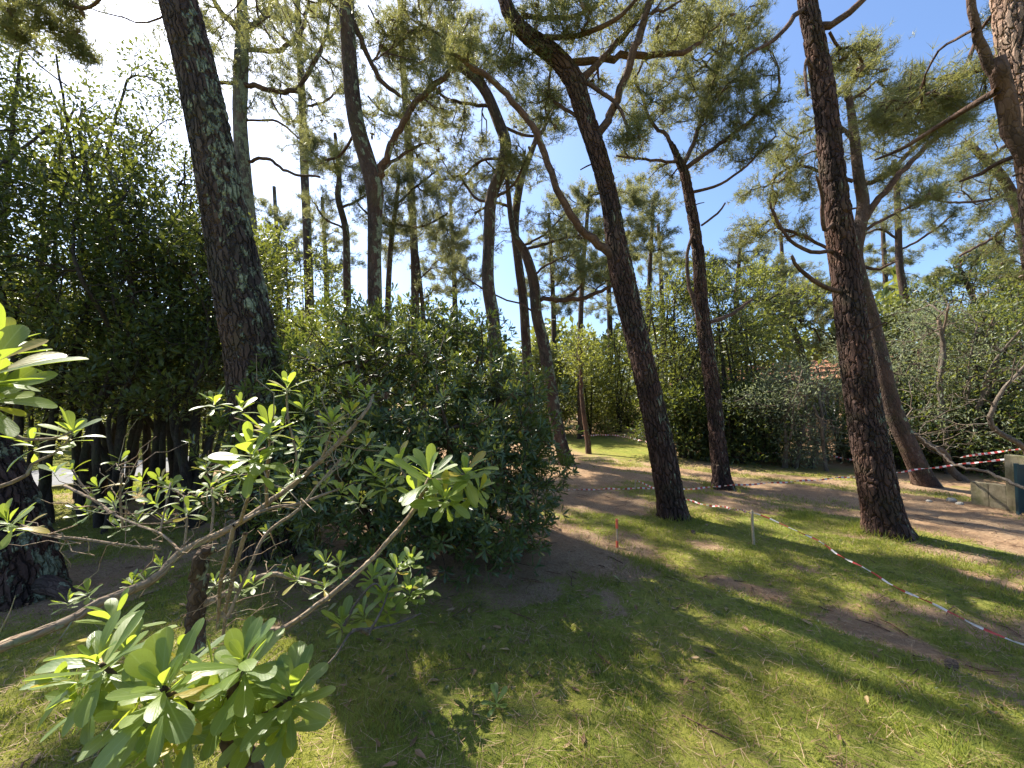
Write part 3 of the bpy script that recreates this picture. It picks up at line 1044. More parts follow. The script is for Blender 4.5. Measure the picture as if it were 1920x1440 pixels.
# H
pine("straight pine with a broad open crown, right of the big forked pine",
     [(1258, 268, 9), (1270, 295, 13), (1283, 325, 17), (1292, 370, 18), (1303, 430, 20), (1311, 500, 22), (1316, 580, 24), (1326, 660, 26), (1338, 750, 28), (1346, 830, 29), (1356, 914, 31)], 8.85,
     limbs=[([(1283, 318, 9), (1320, 292, 8), (1370, 255, 7), (1430, 205, 6), (1465, 165, 4)], 8.85, 8.4),
            ([(1280, 312, 9), (1300, 270, 8), (1330, 180, 7), (1350, 110, 5), (1360, 40, 4)], 8.85, 9.2),
            ([(1268, 295, 7), (1250, 255, 7), (1225, 235, 6), (1195, 160, 5)], 8.85, 9.3),
            ([(1300, 360, 6), (1350, 345, 5), (1400, 310, 4), (1455, 255, 3)], 8.85, 8.2),
            ([(1275, 305, 6), (1220, 300, 5), (1155, 292, 3)], 8.85, 8.5),
            ([(1315, 423, 4), (1345, 400, 4), (1360, 380, 3)], 8.85, 8.6, 'bare'),
            ([(1330, 605, 8), (1370, 590, 7), (1410, 562, 5)], 8.85, 9.3, 'bare'),
            ([(1302, 430, 6), (1288, 480, 6), (1294, 540, 7), (1312, 600, 8)], 8.85, 8.7, 'bare')],
     pads=[(1340, 100, 70, 9.1, 60), (1400, 140, 65, 8.7, 56), (1240, 130, 60, 9.2, 44), (1420, 220, 50, 8.5, 34), (1290, 180, 60, 9.2, 44), (1350, 200, 60, 8.8, 46), (1230, 210, 50, 9.3, 28), (1180, 190, 45, 9.3, 20), (1300, 30, 60, 9.2, 36), (1400, 60, 50, 9.0, 32), (1400, 280, 40, 8.4, 20), (1170, 270, 40, 8.6, 16), (1240, 330, 40, 9.4, 14), (1330, 280, 45, 9.2, 20)],
     group=PG, zmin=6, sides=36, step=0.045, mat='bark_near', dens=1.15)
# I : big right pine
pine("tallest straight pine, reddish brown, standing alone on the right of the lawn",
     [(1492, -170, 24), (1510, -20, 28), (1522, 50, 32), (1538, 130, 35), (1550, 220, 36), (1560, 320, 39), (1575, 440, 44), (1590, 550, 47), (1603, 660, 50), (1622, 780, 54), (1640, 880, 57), (1664, 1003, 60)], 5.75,
     limbs=[([(1530, 50, 14), (1555, 48, 13), (1590, 25, 12), (1640, -20, 10), (1700, -80, 7)], 5.75, 5.4),
            ([(1515, 12, 9), (1490, 30, 9), (1465, 62, 8), (1440, 82, 7), (1400, 105, 4)], 5.75, 5.4, 'bare'),
            ([(1530, 140, 5), (1512, 110, 5), (1510, 150, 5), (1515, 180, 4)], 5.75, 5.5, 'bare'),
            ([(1566, 410, 8), (1545, 430, 7), (1540, 360, 6), (1530, 330, 3)], 5.75, 5.3, 'bare'),
            ([(1572, 475, 8), (1520, 470, 7), (1480, 450, 6), (1450, 400, 5), (1445, 380, 3)], 5.75, 5.5, 'bare'),
            ([(1586, 552, 8), (1540, 535, 8), (1500, 505, 7), (1485, 480, 5)], 5.75, 5.4, 'bare'),
            ([(1555, 60, 5), (1575, 90, 5), (1610, 80, 4)], 5.75, 5.9)],
     pads=[(1590, 100, 35, 5.9, 10), (1620, 140, 35, 6.2, 10)],
     wpads=[((5.0, 5.8, 9.4), 1.5, 45), ((3.6, 5.2, 10.6), 1.5, 45), ((6.4, 5.0, 10.2), 1.5, 45), ((4.6, 4.2, 11.2), 1.3, 36)],
     mat='bark_near', sides=52, step=0.032, group=PG, zmin=6.5)
# J
pine("crooked pine forking behind the tallest right hand pine",
     [(1590, 170, 9), (1600, 240, 14), (1610, 330, 17), (1618, 380, 19), (1612, 430, 20), (1604, 480, 22), (1618, 545, 24), (1634, 600, 24), (1650, 670, 25), (1672, 760, 27), (1705, 840, 29), (1742, 908, 32)], 9.1,
     limbs=[([(1614, 425, 13), (1650, 370, 11), (1690, 325, 10), (1740, 270, 8), (1800, 230, 6)], 9.1, 8.6),
            ([(1612, 350, 9), (1660, 330, 8), (1710, 280, 7), (1760, 235, 5)], 9.1, 9.5),
            ([(1605, 470, 8), (1560, 468, 6), (1500, 440, 6), (1460, 425, 6), (1445, 400, 5)], 9.1, 9.3),
            ([(1600, 450, 7), (1640, 420, 6), (1700, 390, 4), (1760, 365, 3)], 9.1, 8.8),
            ([(1600, 340, 7), (1560, 330, 6), (1500, 310, 5), (1450, 330, 4)], 9.1, 9.6),
            ([(1602, 260, 7), (1560, 230, 6), (1500, 250, 5)], 9.1, 9.6),
            ([(1620, 500, 6), (1650, 505, 5), (1680, 490, 3)], 9.1, 8.8)],
     pads=[(1480, 280, 60, 9.5, 46), (1440, 350, 50, 9.5, 34), (1410, 430, 45, 9.3, 28), (1500, 350, 50, 9.6, 30), (1660, 180, 55, 9.3, 36), (1720, 190, 55, 9.4, 40), (1640, 240, 50, 9.4, 30), (1780, 210, 50, 8.8, 34), (1700, 260, 50, 9.3, 30), (1560, 190, 45, 9.4, 24), (1620, 110, 50, 9.3, 30), (1480, 430, 40, 9.4, 22), (1720, 380, 45, 8.9, 20), (1560, 280, 40, 9.5, 18), (1650, 330, 40, 9.2, 16), (1540, 150, 40, 9.4, 16)],
     group=PG, zmin=5.2, dens=1.1)
# K
pine("slender distant pine with a bare upper trunk, far right behind the crooked pine",
     [(1676, 300, 7), (1681, 350, 9), (1684, 420, 10), (1686, 490, 11), (1693, 540, 12), (1702, 600, 13), (1716, 720, 14)], 16,
     limbs=[([(1683, 400, 4), (1730, 370, 4), (1780, 340, 3)], 16, 15.6), ([(1685, 450, 4), (1650, 430, 4), (1620, 440, 3)], 16, 16.2),
            ([(1686, 470, 4), (1740, 440, 4), (1790, 400, 3)], 16, 15.4)],
     pads=[(1690, 340, 45, 16, 34), (1750, 350, 45, 15.7, 30), (1650, 410, 35, 16, 18), (1760, 410, 40, 15.6, 24), (1780, 440, 30, 15.5, 12)],
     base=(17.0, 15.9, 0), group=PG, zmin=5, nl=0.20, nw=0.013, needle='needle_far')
# L : big pine at the right edge
pine("massive pale barked pine cut off by the right edge of the picture",
     [(1850, -160, 46), (1888, -30, 46), (1902, 60, 50), (1922, 160, 54), (1946, 280, 60), (1985, 480, 76), (2030, 680, 84)], 3.6,
     limbs=[([(1930, 300, 30), (1900, 240, 28), (1877, 165, 27), (1866, 112, 26)], 3.6, 3.5, 'bare'),
            ([(1864, 135, 18), (1846, 95, 15), (1826, 50, 13), (1816, -10, 12), (1822, -60, 9)], 3.52, 3.4),
            ([(1925, 290, 8), (1880, 300, 8), (1840, 325, 7), (1800, 340, 4)], 3.6, 4.2, 'bare'),
            ([(1870, 170, 14), (1820, 200, 11), (1770, 230, 9), (1700, 275, 7), (1640, 300, 4)], 3.5, 4.4),
            ([(1826, 55, 6), (1790, 75, 5), (1760, 95, 4), (1735, 140, 3)], 3.4, 4.0)],
     pads=[(1750, 190, 48, 4.2, 16), (1690, 195, 46, 4.6, 16), (1800, 170, 48, 4.0, 16), (1850, 120, 46, 4.5, 13), (1720, 145, 40, 4.5, 11), (1645, 225, 40, 4.7, 13), (1870, 30, 48, 4.5, 12), (1760, 240, 36, 4.2, 9)],
     mat='bark_pale', sides=48, step=0.03, base=(5.75, 3.6, 0), group=PG, zmin=5, wpads=[((4.6, 3.0, 8.2), 1.3, 36), ((6.3, 3.6, 8.8), 1.4, 36)], nl=0.12, nw=0.0055)
# M
pine("pine arching left out of the right edge, under the massive pale barked pine",
     [(1815, 265, 8), (1838, 290, 11), (1868, 318, 13), (1895, 360, 15), (1912, 410, 16), (1925, 470, 17), (1945, 600, 19), (1965, 740, 20)], 11,
     limbs=[([(1895, 365, 6), (1850, 375, 5), (1790, 380, 4), (1735, 370, 3)], 11, 10.4), ([(1908, 400, 6), (1870, 440, 5), (1800, 480, 4)], 11, 10.6),
            ([(1850, 300, 6), (1890, 270, 5), (1930, 250, 4)], 11, 11.4)],
     pads=[(1840, 330, 50, 10.8, 34), (1890, 330, 50, 11.2, 30), (1870, 390, 45, 10.8, 24), (1900, 250, 50, 11.2, 30), (1880, 450, 45, 10.8, 26), (1800, 300, 40, 10.8, 20), (1910, 500, 40, 11, 20), (1830, 250, 40, 11, 20)],
     base=(15.2, 10.9, 0), group=PG, zmin=4.5)
# N, O, P : pines behind C
pine("thin crooked pine seen left of the dark bending pine",
     [(628, 250, 6), (636, 330, 9), (634, 370, 11), (648, 430, 12), (650, 500, 13), (652, 620, 14)], 14,
     limbs=[([(636, 330, 5), (600, 300, 4), (570, 270, 3)], 14, 13.6), ([(640, 390, 5), (680, 370, 4), (720, 330, 3)], 14, 14.4), ([(648, 430, 4), (610, 410, 4), (590, 380, 3)], 14, 13.7)],
     pads=[(580, 290, 45, 13.7, 30), (640, 290, 45, 14, 26), (570, 250, 35, 13.7, 18), (720, 340, 50, 14.3, 34), (660, 340, 40, 14.2, 20), (600, 380, 40, 13.8, 18)],
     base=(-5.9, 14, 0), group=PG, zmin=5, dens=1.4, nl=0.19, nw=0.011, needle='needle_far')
pine("thin pine with flat foliage layers, right behind the dark bending pine",
     [(748, 330, 6), (742, 390, 8), (735, 440, 9), (729, 520, 10), (726, 640, 11)], 14.5,
     limbs=[([(742, 385, 5), (780, 350, 4), (820, 320, 3)], 14.5, 14.2), ([(738, 420, 5), (790, 425, 4), (840, 400, 3)], 14.5, 14.8), ([(738, 430, 4), (690, 400, 4), (670, 380, 3)], 14.5, 14.1)],
     pads=[(780, 330, 50, 14.3, 38), (820, 380, 50, 14.7, 36), (760, 400, 50, 14.3, 34), (700, 400, 40, 14.2, 22), (830, 440, 40, 14.7, 22), (740, 440, 40, 14.4, 22), (850, 470, 35, 14.6, 16)],
     base=(-4.7, 14.5, 0), group=PG, zmin=4.5, dens=1.5, nl=0.19, nw=0.011, needle='needle_far')
pine("faint leaning pine stem between the dark bending pine and the S shaped pine",
     [(770, 420, 5), (780, 465, 6), (787, 520, 7), (796, 640, 8)], 18,
     pads=[(790, 440, 45, 18, 34), (850, 500, 40, 18, 26), (730, 470, 40, 18, 24), (820, 540, 40, 18, 20)],
     base=(-4.1, 18, 0), group=PG, zmin=5, nl=0.22, nw=0.014, needle='needle_far')
# far pines between F, G and H
pine("tall distant pine filling the sky between the slim grey pine and the dark bending pine",
     [(556, -60, 8), (560, 60, 11), (566, 180, 13), (570, 300, 14), (575, 420, 15), (580, 560, 16)], 17,
     limbs=[([(562, 120, 5), (600, 90, 4), (640, 30, 3)], 17, 17.5), ([(560, 90, 5), (520, 60, 4), (490, 0, 3)], 17, 16.5), ([(567, 200, 5), (610, 190, 4), (650, 150, 3)], 17, 17.4), ([(568, 230, 4), (530, 220, 4), (505, 180, 3)], 17, 16.6)],
     pads=[(540, 40, 60, 17, 26), (600, 60, 60, 17.3, 26), (650, 40, 50, 17.5, 18), (500, 10, 50, 16.6, 18), (640, 150, 55, 17.2, 20), (590, 150, 50, 17, 18), (520, 170, 45, 16.7, 14), (600, 230, 45, 17, 16)],
     base=(-8.9, 17, 0), group=PG, zmin=9, nl=0.22, nw=0.015, needle='needle_far')
pine("tall distant pine whose crown shows between the dark bending pine and the S shaped pine",
     [(748, -40, 8), (752, 60, 10), (758, 160, 12), (765, 260, 13), (772, 380, 14), (778, 520, 15)], 18,
     limbs=[([(756, 130, 5), (800, 110, 4), (840, 60, 3)], 18, 18.4), ([(753, 90, 5), (720, 60, 4), (690, 10, 3)], 18, 17.5), ([(762, 220, 5), (720, 210, 4), (690, 180, 3)], 18, 17.6)],
     pads=[(740, 60, 60, 18, 26), (800, 70, 60, 18.2, 24), (690, 60, 50, 17.6, 18), (700, 190, 50, 17.7, 18), (760, 150, 50, 18, 18), (830, 230, 50, 18.3, 18), (780, 250, 45, 18, 14), (860, 140, 45, 18.4, 14)],
     base=(-4.5, 18, 0), group=PG, zmin=9, nl=0.22, nw=0.015, needle='needle_far')
FG = "hazy pines beyond the far edge of the lawn"
far_spec = [
    ("pale distant pine between the level limbed pine and the big forked pine", [(1105, 360, 6), (1100, 420, 7), (1092, 520, 9), (1088, 640, 10)], 19, [(1060, 380, 40), (1110, 370, 45), (1170, 370, 40), (1140, 430, 40), (1060, 440, 40), (1110, 500, 40), (1190, 420, 30)]),
    ("distant pine seen just right of the big forked pine's fork", [(1225, 380, 6), (1222, 440, 7), (1218, 520, 8), (1215, 640, 9)], 21, [(1200, 380, 35), (1240, 390, 40), (1230, 440, 40), (1190, 460, 35), (1250, 500, 35), (1180, 350, 30)]),
    ("distant bushy pine behind the straight pine with the broad crown", [(1390, 440, 5), (1385, 500, 7), (1378, 600, 8), (1376, 660, 9)], 20, [(1350, 500, 40), (1400, 480, 45), (1440, 510, 40), (1390, 540, 40), (1330, 540, 35), (1460, 560, 35)]),
    ("distant broken topped pine with crooked grey limbs, left of the tallest right hand pine", [(1480, 600, 7), (1490, 620, 10), (1500, 650, 11), (1512, 700, 12), (1520, 760, 13)], 17, [(1500, 560, 40), (1550, 590, 40), (1530, 540, 40), (1470, 580, 30), (1560, 640, 35)]),
    ("distant pine with curved bare top above the far right mimosas", [(1795, 500, 6), (1808, 520, 8), (1825, 560, 9), (1836, 600, 10), (1845, 720, 11)], 18, [(1850, 520, 40), (1880, 560, 45), (1770, 520, 30), (1900, 510, 40), (1830, 480, 30), (1860, 470, 35)]),
]
def fp(px, top, d, pads, lab):
    far_spec.append((lab, [(px - 6, top - 30, 6), (px - 2, top + 40, 7), (px + 2, top + 130, 9), (px + 5, 690, 11)], d, pads))


fp(520, 380, 24, [(500, 400, 40), (545, 420, 40), (520, 450, 40), (480, 470, 36), (560, 480, 40), (530, 510, 36)], "far pine low between the slim grey pine and the dark bending pine")
fp(610, 400, 26, [(590, 430, 40), (630, 440, 40), (600, 480, 40), (650, 490, 36), (620, 520, 36)], "second far pine left of the dark bending pine, lower than its neighbour")
fp(850, 400, 25, [(830, 430, 42), (870, 440, 40), (850, 480, 42), (810, 500, 36), (890, 510, 40), (850, 530, 36)], "far pine showing left of the S shaped pine's foot")
fp(1035, 430, 24, [(1010, 460, 40), (1050, 470, 42), (1030, 510, 40), (1070, 540, 40), (1000, 540, 34), (1050, 570, 34)], "far pine right of the dark pine with the level limb")
fp(1140, 430, 26, [(1120, 450, 40), (1165, 470, 40), (1140, 510, 42), (1100, 560, 36), (1180, 550, 40), (1130, 580, 36)], "far pine just left of the big forked pine's trunk")
fp(1240, 450, 27, [(1220, 480, 40), (1260, 490, 40), (1240, 530, 40), (1280, 560, 36), (1210, 570, 36)], "far pine between the forked pine and the straight pine")
fp(1470, 470, 24, [(1450, 500, 40), (1500, 520, 40), (1470, 550, 40), (1430, 570, 36), (1520, 580, 40)], "far pine left of the tallest right hand pine, above the mimosas")
fp(1660, 440, 25, [(1640, 480, 40), (1690, 490, 40), (1660, 530, 42), (1720, 540, 40), (1630, 560, 36), (1750, 570, 36)], "far pine between the tallest pine and the slender distant one")
for lab, rows, d, pd in far_spec:
    b = W(rows[-1][0], 760, d)
    pine(lab, rows, d, pads=[(a, b_, r, d + rng.uniform(-.6, .6), int(r * 0.85)) for a, b_, r in pd], base=(b[0], b[1], 0), group=FG, zmin=4,
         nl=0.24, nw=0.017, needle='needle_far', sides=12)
# overhead pine crown at the upper left, trunk outside the frame
pine("pine whose drooping crown hangs into the upper left corner",
     [(-200, -200, 30), (-195, 100, 34), (-180, 500, 38), (-160, 760, 44)], 6.0,
     limbs=[([(-198, -60, 16), (-60, -90, 11), (60, -30, 8), (150, 15, 6), (200, -10, 4)], 6.0, 5.6), ([(-196, 20, 12), (-60, -10, 8), (60, 10, 6), (140, 60, 5), (165, 100, 4)], 6.0, 6.2)],
     pads=[(50, 10, 45, 5.8, 22), (110, 55, 36, 6.0, 18), (150, 100, 28, 6.1, 12), (30, 60, 36, 6.1, 14), (130, 10, 36, 5.7, 12), (-40, 20, 60, 6, 20)],
     base=(-9.6, 6.1, 0), group=PG, zmin=5)
# the short thick black trunk leaning out on the left
def stump_tree():
    path = catmull([(-5.05, 4.05, -0.1, .29), (-5.10, 4.05, 0.35, .27), (-5.32, 4.05, 1.0, .255), (-5.72, 4.05, 1.7, .245), (-6.5, 4.0, 2.9, .23), (-7.6, 3.9, 4.7, .20), (-8.5, 3.8, 7.2, .15), (-8.9, 3.7, 9.5, .10)], 0.02)
    h = path[:, 2]
    path[:, 3] *= 1 + 0.25 * np.exp(-np.maximum(h, 0) / 0.3)
    t = empty("pine_tree", (-5.05, 4.05, 0), "thick blackish pine trunk leaning out of the left edge, a root at its foot", "tree", PG)
    tube_obj("trunk", path, 64, M['bark_near'], t, 0.08, 5)
    rp = catmull([(-5.05, 4.05, 0.12, .13), (-4.65, 4.0, 0.12, .09), (-4.4, 3.95, 0.03, .06), (-4.15, 3.9, -0.06, .04)], 0.04)
    tube_obj("root", rp, 14, M['bark_far'], t, 0.15, 3)
    sk = Skel()
    sk.add_path(path[::10], 7.5)
    pts_ = pad_points([(np.array([-9.4, 4.0, 10.6]), 1.2, 30), (np.array([-8.4, 3.0, 11.0]), 1.2, 30)])
    sk.grow(pts_)
    sk.radii()
    make_branches(sk, M['limb'], t)
    C = np.array(sk.chains)
    pk = C[rng.integers(0, len(C), 500), rng.integers(1, 5, 500)]
    V, T, r = needles_mesh(sk.P[pk] + rng.normal(0, .08, (500, 3)), sk.T[pk] + [0, 0, .4], .17, .009, 13)
    mobj("crown", V, T, None, M['needle'], t, {"rnd": r}, smooth=False)


stump_tree()


# ------------------------------------------------------------------ broadleaf plants
def leaves_fold(P, D, U, L, Wd, fold=0.25, rnd=None, obov=0.62):
    """six-vertex leaves (two quads folded on the midrib): P base, D direction, U upper side"""
    n = len(P)
    D = norm(D)
    S = norm(np.cross(D, U))
    Nn = np.cross(S, D)
    L, Wd = L[:, None], Wd[:, None]
    curl = rng.uniform(-0.12, 0.05, n)[:, None] * L
    b = P
    tip = P + D * L + Nn * curl
    m = P + D * L * obov
    lf = Wd * 0.5
    V = np.empty((n, 6, 3))
    V[:, 0] = b
    V[:, 1] = P + D * L * 0.32 + S * lf * 0.62 + Nn * fold * lf * 0.6
    V[:, 2] = m + D * L * 0.12 + S * lf + Nn * (fold * lf + curl * 0.6)
    V[:, 3] = tip
    V[:, 4] = m + D * L * 0.12 - S * lf + Nn * (fold * lf + curl * 0.6)
    V[:, 5] = P + D * L * 0.32 - S * lf * 0.62 + Nn * fold * lf * 0.6
    i = np.arange(n)[:, None] * 6
    Q = np.concatenate([i + np.array([[0, 3, 2, 1]]), i + np.array([[0, 5, 4, 3]])], 0)
    r = rng.random(n) if rnd is None else rnd
    return V.reshape(-1, 3), Q, np.repeat(r, 6)


def leaves_diamond(P, D, U, L, Wd, rnd=None):
    n = len(P)
    D = norm(D)
    S = norm(np.cross(D, U))
    Nn = np.cross(S, D)
    L, Wd = L[:, None], Wd[:, None]
    V = np.empty((n, 4, 3))
    V[:, 0] = P
    V[:, 1] = P + D * L * 0.55 + S * Wd * 0.5 + Nn * Wd * 0.12
    V[:, 2] = P + D * L
    V[:, 3] = P + D * L * 0.55 - S * Wd * 0.5 + Nn * Wd * 0.12
    Q = np.arange(4 * n).reshape(-1, 4)
    r = rng.random(n) if rnd is None else rnd
    return V.reshape(-1, 3), Q, np.repeat(r, 4)


def broadleaf(name, label, cat, group, loc, stems, pads, leaf, lmat, bmat, per_node=8, size=(0.07, 0.03), spread=0.14, r0=0.004, zmin=0.8, stem_sides=9,
              shape='diamond', alpha=0.25, lightside=0.0, min_count=8):
    """stems: list of (x,y,z,r) polylines (world, base first); pads: [(centre, radius(3 or 1), n)]"""
    t = empty(name, loc, label, cat, group)
    sk = Skel(60000)
    for st in stems:
        c = catmull(st, 0.12)
        c[1:, :2] += np.cumsum(rng.normal(0, 0.012, (len(c) - 1, 2)), 0) * 0.5
        tube_obj("trunk" if cat == "tree" else "stem", c, stem_sides, M[bmat], t, 0.08, int(rng.integers(99)))
        sk.add_path(c[::2], zmin)
    A = []
    for c, r, n in pads:
        v = norm(rng.normal(size=(n, 3))) * (rng.random((n, 1)) ** 0.42)
        A.append(np.asarray(c) + v * np.asarray(r))
    A = np.vstack(A)
    sk.grow(A, alpha=alpha, up=0.2)
    sk.radii(r0, 0.5)
    make_branches(sk, M[bmat], t, min_count, 5)
    C = np.array(sk.chains)
    k = len(C) * per_node
    w = C[:, 1:][sk.cnt[C[:, 1:]] <= 4]
    pk = w[rng.integers(0, len(w), k)]
    P = sk.P[pk] + rng.normal(0, spread * 0.6, (k, 3))
    D = norm(P - sk.P[pk] + sk.T[pk] * 0.1) + rng.normal(0, 0.45, (k, 3)) + [0, 0, 0.1]
    U = rng.normal(0, 0.55, (k, 3)) + [0, 0, 1]
    L = size[0] * rng.uniform(0.65, 1.25, k)
    Wd = size[1] * rng.uniform(0.7, 1.2, k)
    cl = np.clip(vnoise(P[:, 0] * 2.2 + P[:, 2], P[:, 1] * 2.2 + P[:, 2] * 1.7, 5) * 0.8 + rng.normal(0, 0.17, k), 0, 0.97)
    V, Q, r = leaves_diamond(P, D, U, L, Wd, cl) if shape == 'diamond' else leaves_fold(P, D, U, L, Wd, rnd=cl)
    mobj("crown" if cat == "tree" else "foliage", V, None, Q, M[lmat], t, {"rnd": r}, smooth=False)
    return t


def stem_line(x, y, lean, h, r, n=5, wob=0.12):
    out = []
    for i in range(n):
        f = i / (n - 1)
        out.append((x + lean[0] * f * h + rng.normal(0, wob) * f, y + lean[1] * f * h + rng.normal(0, wob) * f, gz1(x, y) - 0.08 + f * (h + .08), r * (1 - 0.72 * f)))
    return out


# the dark evergreen thicket on the left: every tree on its own
TG = "evergreen trees of the dark thicket on the left"
thicket = [  # px of foot, depth, height, crown top share..., label
    (20, 7.6, 9.2, "leftmost dark evergreen tree of the thicket, tall and loose at its top"),
    (95, 6.4, 6.9, "evergreen tree of the thicket with a dense dark skirt, beside the leaning black trunk"),
    (160, 7.8, 8.0, "tall evergreen of the thicket with yellowish leaves at its top"),
    (215, 6.2, 5.4, "low bushy evergreen in the front row of the dark thicket"),
    (262, 8.0, 8.9, "evergreen of the thicket with two airy leaders against the bright sky"),
    (308, 7.0, 5.8, "slim evergreen in the middle of the dark thicket, lit yellow green at its crest"),
    (352, 8.4, 7.4, "evergreen of the thicket next to the lichen covered pine, far row"),
    (398, 6.6, 4.9, "evergreen of the thicket with a dark rounded head, just left of the lichen covered pine"),
    (440, 8.2, 5.2, "evergreen of the thicket half hidden behind the lichen covered pine"),
    (-70, 6.0, 7.4, "evergreen of the thicket cut by the left edge, above the sunlit near leaves"),
]
for px, d, h, lab in thicket:
    p = W(px, 753, d)
    x, y = p[0], p[1]
    stems = [stem_line(x + rng.normal(0, .2), y + rng.normal(0, .2), (rng.normal(0, .05), rng.normal(0, .05)), h * rng.uniform(.65, 1.0), rng.uniform(.035, .085), 6, .28) for _ in range(rng.integers(4, 7))]
    pads = []
    dense_top = min(h, rng.uniform(5.3, 6.4))
    for k in range(9):
        zc = 2.2 + (dense_top - 2.45) * k / 8
        rad = 1.25 - 0.45 * max(0, k / 8 - 0.5)
        pads.append(((x + rng.normal(0, .3), y + rng.normal(0, .35), zc), (rad, rad, 0.5), 56))
    zc = dense_top
    while zc < h + .6:                                     # airy leaders above the dense skirt
        pads.append(((x + rng.normal(0, .45), y + rng.normal(0, .4), zc), (.55, .55, .5), 20))
        zc += .38
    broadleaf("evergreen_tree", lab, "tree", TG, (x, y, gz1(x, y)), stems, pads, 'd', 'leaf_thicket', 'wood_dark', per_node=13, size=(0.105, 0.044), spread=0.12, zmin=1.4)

# sunlit bushes beyond the thicket, this side of and beyond the road
BG = "sunlit shrubs behind the thicket along the road"
for px, d, h, wd, lab, lm in [
    (20, 12.5, 3.6, 1.7, "sunlit shrub beyond the road at the far left edge", 'leaf_lime'),
    (230, 14.5, 4.2, 2.0, "wide sunlit shrub beyond the road behind the thicket", 'leaf_lime'),
    (380, 15.5, 4.6, 2.0, "tall sunlit shrub at the road bend behind the lichen covered pine", 'leaf_lime'),
    (140, 17.0, 5.5, 2.4, "dark hedge bush on the far roadside, left part", 'leaf_mid'),
    (310, 18.0, 5.5, 2.4, "dark hedge bush on the far roadside, right part", 'leaf_mid'),
    (520, 13.5, 8.0, 1.25, "feathery yellowish cypress like tree between the lichen covered pine and the big shrub", 'leaf_lime'),
    (585, 15.5, 8.6, 1.25, "taller feathery conifer behind the top of the big shrub", 'leaf_lime'),
    (488, 14.5, 8.4, 1.1, "sparse feathery conifer with bare twigs right behind the slim grey pine", 'leaf_lime'),
    (650, 17.0, 7.4, 1.5, "dull green conifer far behind the middle of the big shrub", 'leaf_mid'),
]:
    p = W(px, 753, d)
    x, y = p[0], p[1]
    stems = [stem_line(x + rng.normal(0, .3), y + rng.normal(0, .3), (rng.normal(0, .06), rng.normal(0, .06)), h * .9, .06) for _ in range(3)]
    pads = [((x + rng.normal(0, wd * .35), y + rng.normal(0, wd * .3), h * (0.12 + 0.8 * f)), (wd * (1 - .55 * f), wd * (1 - .55 * f), h * .12), 42) for f in np.linspace(0, 1, 8)]
    tree_like = "tree" in lab or "conifer" in lab
    broadleaf("conifer_tree" if tree_like else "sunlit_shrub", lab, "tree" if tree_like else "shrub", BG, (x, y, gz1(x, y)), stems, pads, 'd', lm, 'wood_dark', per_node=9, size=(0.15, 0.065), spread=0.25, zmin=0.3, r0=0.005)


# ------------------------------------------------------------------ the big central shrub (leaf whorls at twig ends)
def whorls(P, A, per, L, Wd, tilt=(0.5, 1.45), jit=0.01):
    k = len(P)
    A = norm(A)
    Pr = np.repeat(P, per, 0)
    Ar = np.repeat(A, per, 0)
    n = len(Pr)
    q = rng.normal(size=(k, 3))
    q = norm(q - A * (q * A).sum(1, keepdims=True))
    q2 = np.cross(A, q)
    phi = (np.tile(np.arange(per), k) * 2.39996 + np.repeat(rng.random(k) * 6.28, per))[:, None]
    f = np.tile(np.linspace(0, 1, per), k)
    ang = (tilt[0] + (tilt[1] - tilt[0]) * f + rng.normal(0, 0.13, n))[:, None]
    rad = np.repeat(q, per, 0) * np.cos(phi) + np.repeat(q2, per, 0) * np.sin(phi)
    D = Ar * np.cos(ang) + rad * np.sin(ang)
    U = Ar * np.sin(ang) - rad * np.cos(ang)
    Pb = Pr - Ar * (f * 0.45 * L)[:, None] + rng.normal(0, jit, (n, 3))
    LL = L * rng.uniform(0.7, 1.12, n) * (0.75 + 0.35 * np.sin(f * 3.0))
    return Pb, D, U, LL, Wd * rng.uniform(0.8, 1.15, n)


